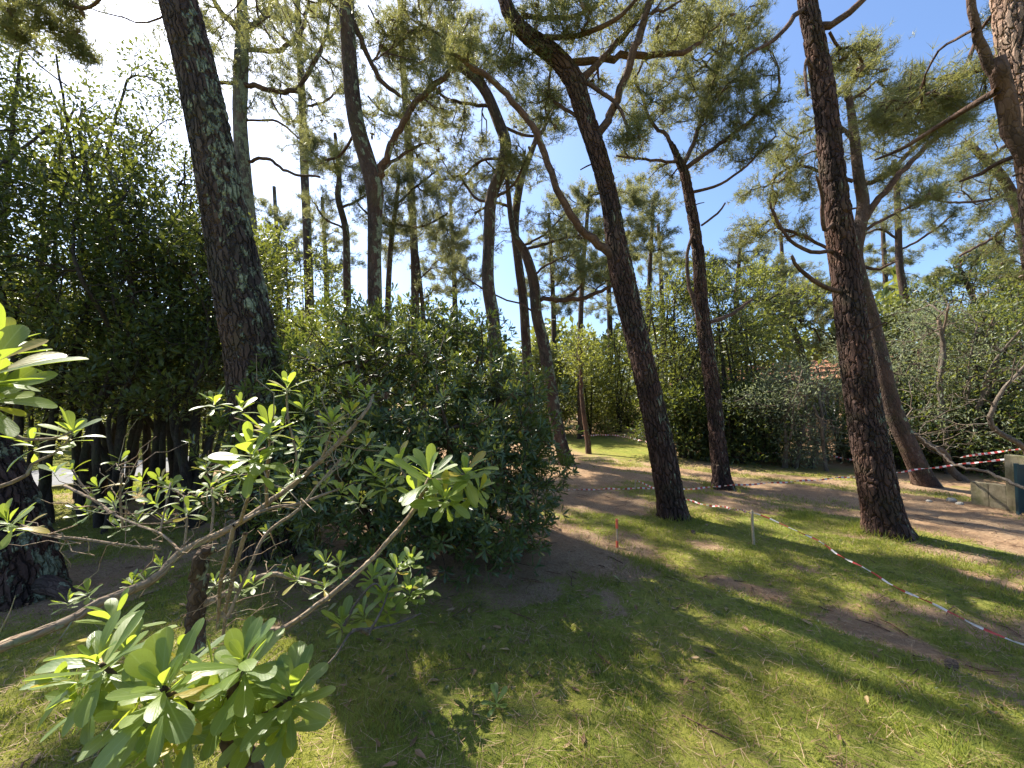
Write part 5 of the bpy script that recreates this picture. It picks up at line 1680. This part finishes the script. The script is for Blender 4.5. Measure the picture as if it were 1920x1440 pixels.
dH = 8.7
far1 = [W(1010, 921, 8.6), W(1100, 918, 8.6), W(1190, 916, 8.6), W(1300, 916, 8.55), W(1352, 911, 8.5)]
tape("twisted tape running from the big shrub past the forked pine to the straight pine", far1, .040, sag=0)
tape("long taut tape from the straight pine past the tallest pine to the concrete wall", [W(1358, 911, 8.62), W(1500, 902, 8.3), W(1640, 890, 8.1), W(1780, 873, 7.7), W(1886, 861, 7.15)], .036)
tape("tape sloping from the short thin stake down to the bare wooden stake", [np.array(tC) - [0, 0, .03], W(1290, 938, 7.2), W(1360, 952, 6.5), np.array(tA) - [0, 0, .04]], .032)
tape("near tape slanting from the bare wooden stake to the right edge", [np.array(tA) - [0, 0, .03], W(1500, 997, 4.9), W(1600, 1055, 4.05), W(1700, 1110, 3.5), W(1800, 1158, 3.1), W(1905, 1203, 2.8), W(2010, 1240, 2.55)], .019, turns=1.6, period=.22)
tape("faint far tape along the shaded bushes right of the straight pine", [W(1415, 850, 12.2), W(1480, 848, 12.2), np.array(tD) - [0, 0, .03], W(1600, 862, 11.2), W(1660, 868, 10.6)], .05)
tape("far tape behind the lit lawn left of the forked pine", [W(1090, 817, 17.5), W(1150, 816, 17.5), W(1220, 830, 16), W(1300, 842, 14.5)], .06)
tape("short tape above the concrete wall in the shade of the mimosas", [W(1800, 858, 9.5), W(1850, 850, 9.3), W(1915, 842, 9.0)], .05)


# ------------------------------------------------------------------ wall, bin, house
def box(V0, V1, rot=0.0, about=None):
    x0, y0, z0 = V0
    x1, y1, z1 = V1
    V = np.array([(x0, y0, z0), (x1, y0, z0), (x1, y1, z0), (x0, y1, z0), (x0, y0, z1), (x1, y0, z1), (x1, y1, z1), (x0, y1, z1)], float)
    Q = np.array([(0, 3, 2, 1), (4, 5, 6, 7), (0, 1, 5, 4), (1, 2, 6, 5), (2, 3, 7, 6), (3, 0, 4, 7)])
    if rot:
        c = np.array(about if about is not None else (0, 0))
        d = V[:, :2] - c
        V[:, 0] = c[0] + d[:, 0] * math.cos(rot) - d[:, 1] * math.sin(rot)
        V[:, 1] = c[1] + d[:, 0] * math.sin(rot) + d[:, 1] * math.cos(rot)
    return V, Q


def bevel(o, w=.008):
    m = o.modifiers.new("bevel", 'BEVEL')
    m.width = w
    m.segments = 2
    return o


wl = GP(1825, 945)
wr = GP(1893, 957)
rot = math.atan2(wr[1] - wl[1], wr[0] - wl[0])
wall = empty("concrete_wall", (wr[0], wr[1], 0), "low mossy concrete wall with a taller end post at the right edge", "wall")
Lw = float(np.linalg.norm(wr[:2] - wl[:2]))
pos_ = 0.0
for k, ln in enumerate((Lw * .52, Lw * .48)):
    V, Q = box((wr[0] - Lw + pos_, wr[1] - .07, -.1), (wr[0] - Lw + pos_ + ln - .003, wr[1] + .07, .44 + .006 * k), rot, wr[:2])
    bevel(mobj("panel", V, None, Q, M['concrete'], wall, smooth=False))
    pos_ += ln
V, Q = box((wr[0] - .01, wr[1] - .07, -.1), (wr[0] + .62, wr[1] + .08, 1.02), rot, wr[:2])
bevel(mobj("end_post", V, None, Q, M['concrete'], wall, smooth=False), .015)
gt = W(1908, 915, 6.75)
gate = empty("metal_gate", (gt[0], gt[1], 0), "dark teal metal gate leaf cut off by the right border, beside the concrete pillar", "gate")
V, Q = box((gt[0] + .045, gt[1] + .012, .04), (gt[0] + .9, gt[1] + .030, .88))
bevel(mobj("sheet_panel", V, None, Q, M['teal'], gate, smooth=False), .004)
for x0, x1, z0, z1 in ((0, .045, -.05, .90), (.9, .945, -.05, .90), (.045, .9, .80, .84), (.045, .9, .06, .10)):
    V, Q = box((gt[0] + x0, gt[1] - .003, z0), (gt[0] + x1, gt[1] + .042, z1))
    bevel(mobj("frame_bar", V, None, Q, M['teal'], gate, smooth=False), .004)


def house(label, cx, cy, w, d, h, rot, wallmat, roof_h=1.3):
    t = empty("house", (cx, cy, gz1(cx, cy)), label, "house", "houses glimpsed behind the shrubs")
    c = (cx, cy)
    z0 = gz1(cx, cy) - .3
    V, Q = box((cx - w / 2, cy - d / 2, z0), (cx + w / 2, cy + d / 2, z0 + h), rot, c)
    mobj("wall", V, None, Q, M[wallmat], t, smooth=False)
    ov = .45
    z1 = z0 + h + .003
    V = np.array([(cx - w / 2 - ov, cy - d / 2 - ov, z1), (cx + w / 2 + ov, cy - d / 2 - ov, z1), (cx + w / 2 + ov, cy + d / 2 + ov, z1), (cx - w / 2 - ov, cy + d / 2 + ov, z1),
                  (cx - w / 2 - ov, cy, z1 + roof_h), (cx + w / 2 + ov, cy, z1 + roof_h)])
    V2 = V - [0, 0, .12]
    dd = V[:, :2] - c
    def rotp(V):
        d2 = V[:, :2] - c
        V = V.copy()
        V[:, 0] = cx + d2[:, 0] * math.cos(rot) - d2[:, 1] * math.sin(rot)
        V[:, 1] = cy + d2[:, 0] * math.sin(rot) + d2[:, 1] * math.cos(rot)
        return V
    Vr = rotp(np.vstack([V + [0, 0, .12]]))
    tr = NT("roof_tiles")
    p = tr.vscale(tr.pos(), 1, 1, 1)
    wv = tr.n("ShaderNodeTexWave", bands_direction='X')
    tr.l(p, wv.inputs[0])
    wv.inputs["Scale"].default_value = 1.4
    cc = tr.ramp(tr.noise(p, 4, 4), [(.3, (.22, .085, .05)), (.7, (.42, .20, .12))])
    mt = tr.done(tr.principled(cc, .85, tr.bump(wv.outputs["Fac"], .8, .08)))
    mobj("roof", Vr, np.array([(0, 4, 3), (1, 2, 5)]), np.array([(0, 1, 5, 4), (2, 3, 4, 5), (0, 3, 2, 1)]), mt, t, smooth=False)
    for k in range(3):
        x = cx - w / 2 + w * (k + .7) / 3.4
        V, Q = box((x - .45, cy - d / 2 - .03, z0 + 1.1), (x + .45, cy - d / 2 + .05, z0 + 2.3), rot, c)
        fr = mobj("window", V, None, Q, M['white'], t, smooth=False)
        V, Q = box((x - .37, cy - d / 2 - .045, z0 + 1.18), (x + .37, cy - d / 2 - .032, z0 + 2.22), rot, c)
        gl = NT("window_glass")
        gm = gl.done(gl.principled((.03, .035, .04), .08))
        mobj("pane", V, None, Q, gm, fr, smooth=False, origin=fs.location * 0 + t.location)


hp = W(1480, 760, 23)
house("low house with a terracotta roof and warm plaster wall behind the grey green mimosas", hp[0], hp[1], 11, 7, 2.9, R(-62), 'plaster')


# ------------------------------------------------------------------ small things on the ground
def pine_cone(px, py, size, label, rotz):
    p = GP(px, py, .22 if py > 1150 else .02)
    z = gz1(p[0], p[1])
    t = empty("pine_cone", (p[0], p[1], z), label, "pine cone", "pine cones lying in the grass")
    Vs, Qs, off = [], [], 0
    axis = np.array([math.cos(rotz), math.sin(rotz), .15])
    axis /= np.linalg.norm(axis)
    u = np.cross(axis, [0, 0, 1]); u /= np.linalg.norm(u)
    v = np.cross(u, axis)
    c = np.array([p[0], p[1], z + size * .33])
    # core
    core = np.array([[*(c + axis * size * (f - .5)), max(.004, size * .20 * math.sin(math.pi * (0.12 + f * .84)))] for f in np.linspace(0, 1, 8)])
    tube_obj("core", core, 10, M['cone'], t)
    for k in range(90):
        f = k / 90
        a = k * 2.39996
        r = size * .30 * math.sin(math.pi * (0.12 + f * .82)) ** .8
        rad = u * math.cos(a) + v * math.sin(a)
        tan = np.cross(axis, rad)
        b = c + axis * size * (f - .5)
        q = [b + tan * size * .02, b + rad * r + axis * size * .05 + tan * size * .085, b + rad * r * 1.18 + axis * size * .10, b + rad * r + axis * size * .05 - tan * size * .085, b - tan * size * .02, b + rad * r * .95 + axis * size * .115]
        Vs.append(q)
        o = k * 6
        Qs += [[o, o + 1, o + 2, o + 4], [o + 4, o + 2, o + 3, o], [o + 1, o + 5, o + 2, o + 2]][:2]
    tag(mobj("scales", np.vstack(Vs), None, np.array(Qs), M['cone'], t, smooth=False), kind="stuff")


pine_cone(1783, 1237, .105, "open pine cone lying on the bare patch at the lower right", .5)
pine_cone(1300, 1000, .09, "pine cone in the grass near the big forked pine's foot", 1.4)
pine_cone(1420, 1140, .08, "small pine cone on the worn strip of lawn", 2.2)

# a little whorled seedling in the lawn
sp = GP(932, 1338, .2)
sd = empty("seedling_plant", (sp[0], sp[1], gz1(sp[0], sp[1])), "small fallen leaf whorl lying on the shaded lawn", "plant")
so = np.array(sd.location)
Pb, D, U, LL, Wd = whorls(np.array([[sp[0], sp[1], so[2] + .05]]), np.array([[.15, -.2, 1.0]]), 10, .10, .03, (.6, 1.6), .002)
for i in range(10):
    d_ = D[i] / np.linalg.norm(D[i])
    X = np.cross(d_, U[i]); X /= np.linalg.norm(X)
    Z = np.cross(X, d_)
    o = bpy.data.objects.new("leaf", LEAF_VARIANTS[i % 10][0])
    q = Pb[i] - so
    L = LL[i]
    o.matrix_world = Matrix(((X[0] * L, d_[0] * L, Z[0] * L, q[0]), (X[1] * L, d_[1] * L, Z[1] * L, q[1]), (X[2] * L, d_[2] * L, Z[2] * L, q[2]), (0, 0, 0, 1)))
    COL.objects.link(o)
    o.parent = sd

# fallen sticks
def stick(rows, r, label, mat='twig_grey'):
    path = catmull([(x, y, gz1(x, y) + dz, r * k) for x, y, dz, k in rows], .05)
    path[1:-1, :3] += rng.normal(size=(len(path) - 2, 3)) * r * .35
    V, T, Q, tc = tube(path, 8)
    o = mobj("fallen_branch", V, T, Q, M[mat], None, {"tc": tc}, origin=path[0, :3])
    tag(o, label, "fallen branch")


p0, p1 = GP(920, 1023, .2), GP(1008, 1030, .2)
stick([(p0[0], p0[1], .03, .8), ((p0[0] + p1[0]) / 2, p0[1] + .1, .05, 1), (p1[0], p1[1], .02, .6)], .018, "thin dark branch lying on the brown needles beside the big shrub", 'limb')
lp_ = [W(1722, 818, 8.0), W(1765, 850, 7.6), W(1792, 873, 7.3), W(1845, 884, 6.95), W(1930, 921, 6.4)]
stick([(q[0], q[1], q[2] - gz1(q[0], q[1]), k) for q, k in zip(lp_, (.5, .8, .9, 1.0, 1.1))], .026, "long pale dead limb leaning down across the concrete wall", 'twig_grey')
p0, p1 = GP(1020, 975, .1), GP(1050, 1000, .1)
stick([(p0[0], p0[1], .04, 1), (p1[0], p1[1], .04, 1)], .04, "short weathered log at the crest of the lawn", 'limb_warm')
for i, (a, b, sz, lab) in enumerate([(1785, 942, .09, "pale stone left of the concrete wall, larger one"), (1800, 948, .06, "small pale stone beside the larger one near the concrete wall"), (1742, 942, .05, "lone small stone on the bare earth left of the concrete wall")]):
    p = GP(a, b)
    n = 12
    thv = np.linspace(0, np.pi, 7)
    ph = np.linspace(0, 2 * np.pi, n, endpoint=False)
    V = np.array([[math.sin(t_) * math.cos(f), math.sin(t_) * math.sin(f) * .8, math.cos(t_) * .6] for t_ in thv for f in ph])
    V *= sz * (0.8 + .4 * vnoise(V[:, 0] * 2 + i * 5, V[:, 1] * 2 + V[:, 2] * 3, 2))[:, None]
    V += [p[0], p[1], gz1(p[0], p[1]) + sz * .3]
    idx = np.arange(7 * n).reshape(7, n)
    Q = np.stack([idx[:-1], np.roll(idx[:-1], -1, 1), np.roll(idx[1:], -1, 1), idx[1:]], -1).reshape(-1, 4)
    tag(mobj("stone", V, None, Q, M['stone'], origin=(p[0], p[1], gz1(p[0], p[1]))), lab, "stone", "stones near the concrete wall")


# ------------------------------------------------------------------ grass, needle litter, fallen leaves
def grass():
    n = 420000
    th = rng.uniform(R(-72), R(66), n)
    r = 0.75 + 12.5 * rng.random(n) ** 1.15
    x, y = np.sin(th) * r, np.cos(th) * r
    g, l, tk = masks(x, y)
    clump = fbm(x * 2.6, y * 2.6, 91, 3)
    rt = road_t(x, y)
    keep = (rng.random(n) < g * (0.35 + 1.1 * sstep(.35, .65, clump))) & ~((rt > -.2) & (rt < 4.1))
    x, y, r, clump = x[keep], y[keep], r[keep], clump[keep]
    n = len(x)
    z = gz(x, y)
    tall = sstep(.60, .78, fbm(x * 1.4 + 4, y * 1.4, 57, 3))
    hgt = rng.uniform(.014, .036, n) * (0.6 + 1.0 * clump + 1.1 * tall) * (1 + r * .03)
    wd = rng.uniform(.0022, .0042, n) * (1 + r * .28)
    a = rng.random(n) * 6.283
    lean = rng.normal(0, .55, (n, 2)) * hgt[:, None]
    fx, fy = [], []
    for t in TREES:
        if t.location[1] < 10 and abs(t.location[0]) < 9:
            q = 650
            aa, ra = rng.random(q) * 6.283, rng.uniform(.20, .42, q) ** 1.0 + rng.exponential(.05, q)
            fx.append(t.location[0] + np.cos(aa) * ra)
            fy.append(t.location[1] + np.sin(aa) * ra)
    fx, fy = np.concatenate(fx), np.concatenate(fy)
    kp = fbm(fx * 3, fy * 3, 71, 2) > .45
    fx, fy = fx[kp], fy[kp]
    x, y = np.concatenate([x, fx]), np.concatenate([y, fy])
    m_ = len(fx)
    r = np.concatenate([r, np.hypot(fx, fy)])
    clump = np.concatenate([clump, np.full(m_, .6)])
    z = np.concatenate([z, gz(fx, fy)])
    hgt = np.concatenate([hgt, rng.uniform(.04, .15, m_)])
    wd = np.concatenate([wd, rng.uniform(.0028, .0045, m_) * (1 + .25 * np.hypot(fx, fy))])
    n = len(x)
    a = rng.random(n) * 6.283
    lean = rng.normal(0, .55, (n, 2)) * hgt[:, None]
    V = np.empty((n, 3, 3))
    sx, sy = np.cos(a) * wd / 2, np.sin(a) * wd / 2
    V[:, 0] = np.column_stack([x - sx, y - sy, z - .006])
    V[:, 1] = np.column_stack([x + sx, y + sy, z - .006])
    V[:, 2] = np.column_stack([x + lean[:, 0], y + lean[:, 1], z + hgt])
    rnd = np.clip(clump * .5 + rng.random(n) * .45 + (fbm(x * .8, y * .8, 13, 2) - .5) * .7, 0, 1)
    mat = leaf_mat("grass_blades", [(0.0, (.070, .105, .026)), (.45, (.145, .190, .032)), (.8, (.25, .26, .055)), (1.0, (.42, .35, .16))], .45, (.40, .42, .05), .55, .3)
    tag(mobj("grass", V.reshape(-1, 3), np.arange(3 * n).reshape(-1, 3), None, mat, attrs={"rnd": np.repeat(rnd, 3)}, smooth=False), kind="stuff")


grass()


def weeds():
    # small broad leaved weeds and clover scattered in the turf
    n = 5200
    th = rng.uniform(R(-60), R(62), n)
    r = 0.8 + 6.5 * rng.random(n)
    x, y = np.sin(th) * r, np.cos(th) * r
    g, l, tk = masks(x, y)
    keep = (rng.random(n) < g) & (fbm(x * 1.1, y * 1.1, 17, 3) > .47)
    x, y = x[keep], y[keep]
    n = len(x)
    k = 4
    P = np.repeat(np.column_stack([x, y, gz(x, y) + .012]), k, 0)
    a = rng.random(n * k) * 6.283
    D = np.column_stack([np.cos(a), np.sin(a), rng.uniform(.1, .7, n * k)])
    U = rng.normal(0, .2, (n * k, 3)) + [0, 0, 1]
    L = np.repeat(rng.uniform(.012, .03, n), k)
    V, Q, rr = leaves_diamond(P, D, U, L, L * .62)
    tag(mobj("weeds", V, None, Q, M['leaf_mid'], attrs={"rnd": rr}, smooth=False), kind="stuff")


weeds()


def litter():
    n = 150000
    th = rng.uniform(R(-72), R(66), n)
    r = 0.8 + 12 * rng.random(n) ** 1.05
    x, y = np.sin(th) * r, np.cos(th) * r
    g, l, tk = masks(x, y)
    rt = road_t(x, y)
    keep = (rng.random(n) < 0.30 + .7 * l) & (rt < -.3)
    x, y, r = x[keep], y[keep], r[keep]
    n = len(x)
    z = gz(x, y) + .006 + rng.random(n) * .014
    L = rng.uniform(.05, .14, n)
    wd = rng.uniform(.0016, .003, n) * (1 + r * .25)
    a = rng.random(n) * 6.283
    dx, dy = np.cos(a), np.sin(a)
    V = np.empty((n, 3, 3))
    V[:, 0] = np.column_stack([x - dy * wd / 2, y + dx * wd / 2, z])
    V[:, 1] = np.column_stack([x + dy * wd / 2, y - dx * wd / 2, z])
    V[:, 2] = np.column_stack([x + dx * L, y + dy * L, z + rng.normal(.006, .012, n)])
    mat = leaf_mat("dry_needles", [(0.0, (.12, .065, .035)), (.5, (.25, .155, .085)), (1.0, (.42, .31, .18))], .12, (.3, .2, .1), .7, .3)
    tag(mobj("needle_litter", V.reshape(-1, 3), np.arange(3 * n).reshape(-1, 3), None, mat, attrs={"rnd": np.repeat(rng.random(n), 3)}, smooth=False), kind="stuff")
    # short dead twigs
    n = 900
    th = rng.uniform(R(-66), R(62), n)
    r = 0.9 + 9 * rng.random(n)
    x, y = np.sin(th) * r, np.cos(th) * r
    g, l, tk = masks(x, y)
    kp = (rng.random(n) < .15 + .85 * l) & (road_t(x, y) < -.3)
    x, y = x[kp], y[kp]
    n = len(x)
    a = rng.random(n) * 6.283
    L = rng.uniform(.06, .28, n)
    f = np.array([-.5, 0.1, .5])
    cx = x[:, None] + np.cos(a)[:, None] * f * L[:, None]
    cy = y[:, None] + np.sin(a)[:, None] * f * L[:, None]
    cx[:, 1] += rng.normal(0, .02, n)
    ch = np.stack([cx, cy, gz(cx, cy) + .012 + rng.random((n, 3)) * .012], -1)
    V, T, Q, tc = chains_mesh(ch, np.array([.0045, .004, .002])[None] * rng.uniform(.6, 1.3, (n, 1)), 4)
    tag(mobj("twig_litter", V, None, Q, M['limb_warm'], attrs={"tc": tc}), kind="stuff")
    # fallen leaves
    n = 2600
    th = rng.uniform(R(-70), R(62), n)
    r = 0.9 + 9 * rng.random(n)
    x, y = np.sin(th) * r, np.cos(th) * r
    d = np.sqrt(((x + 1) / 3) ** 2 + ((y - 4.6) / 2.6) ** 2)
    keep = rng.random(n) < .10 + .9 * np.exp(-(d / .8) ** 2)
    x, y = x[keep], y[keep]
    n = len(x)
    P = np.column_stack([x, y, gz(x, y) + .014])
    D = rng.normal(size=(n, 3)) * [1, 1, .12]
    U = rng.normal(0, .2, (n, 3)) + [0, 0, 1]
    L = rng.uniform(.045, .09, n)
    V, Q, rr = leaves_fold(P, D, U, L, L * .36, .35)
    mat2 = leaf_mat("fallen_leaf", [(0.0, (.10, .055, .03)), (.5, (.24, .14, .07)), (.85, (.36, .25, .13)), (1.0, (.30, .28, .10))], .15, (.35, .2, .06), .6, .4)
    tag(mobj("fallen_leaves", V, None, Q, mat2, attrs={"rnd": rr}, smooth=False), kind="stuff")


litter()

print("TRIS", sum(sum(len(p.vertices) - 2 for p in o.data.polygons) if len(o.data.polygons) < 5000 else len(o.data.loops) - 2 * len(o.data.polygons) for o in scene.objects if o.type == 'MESH'))
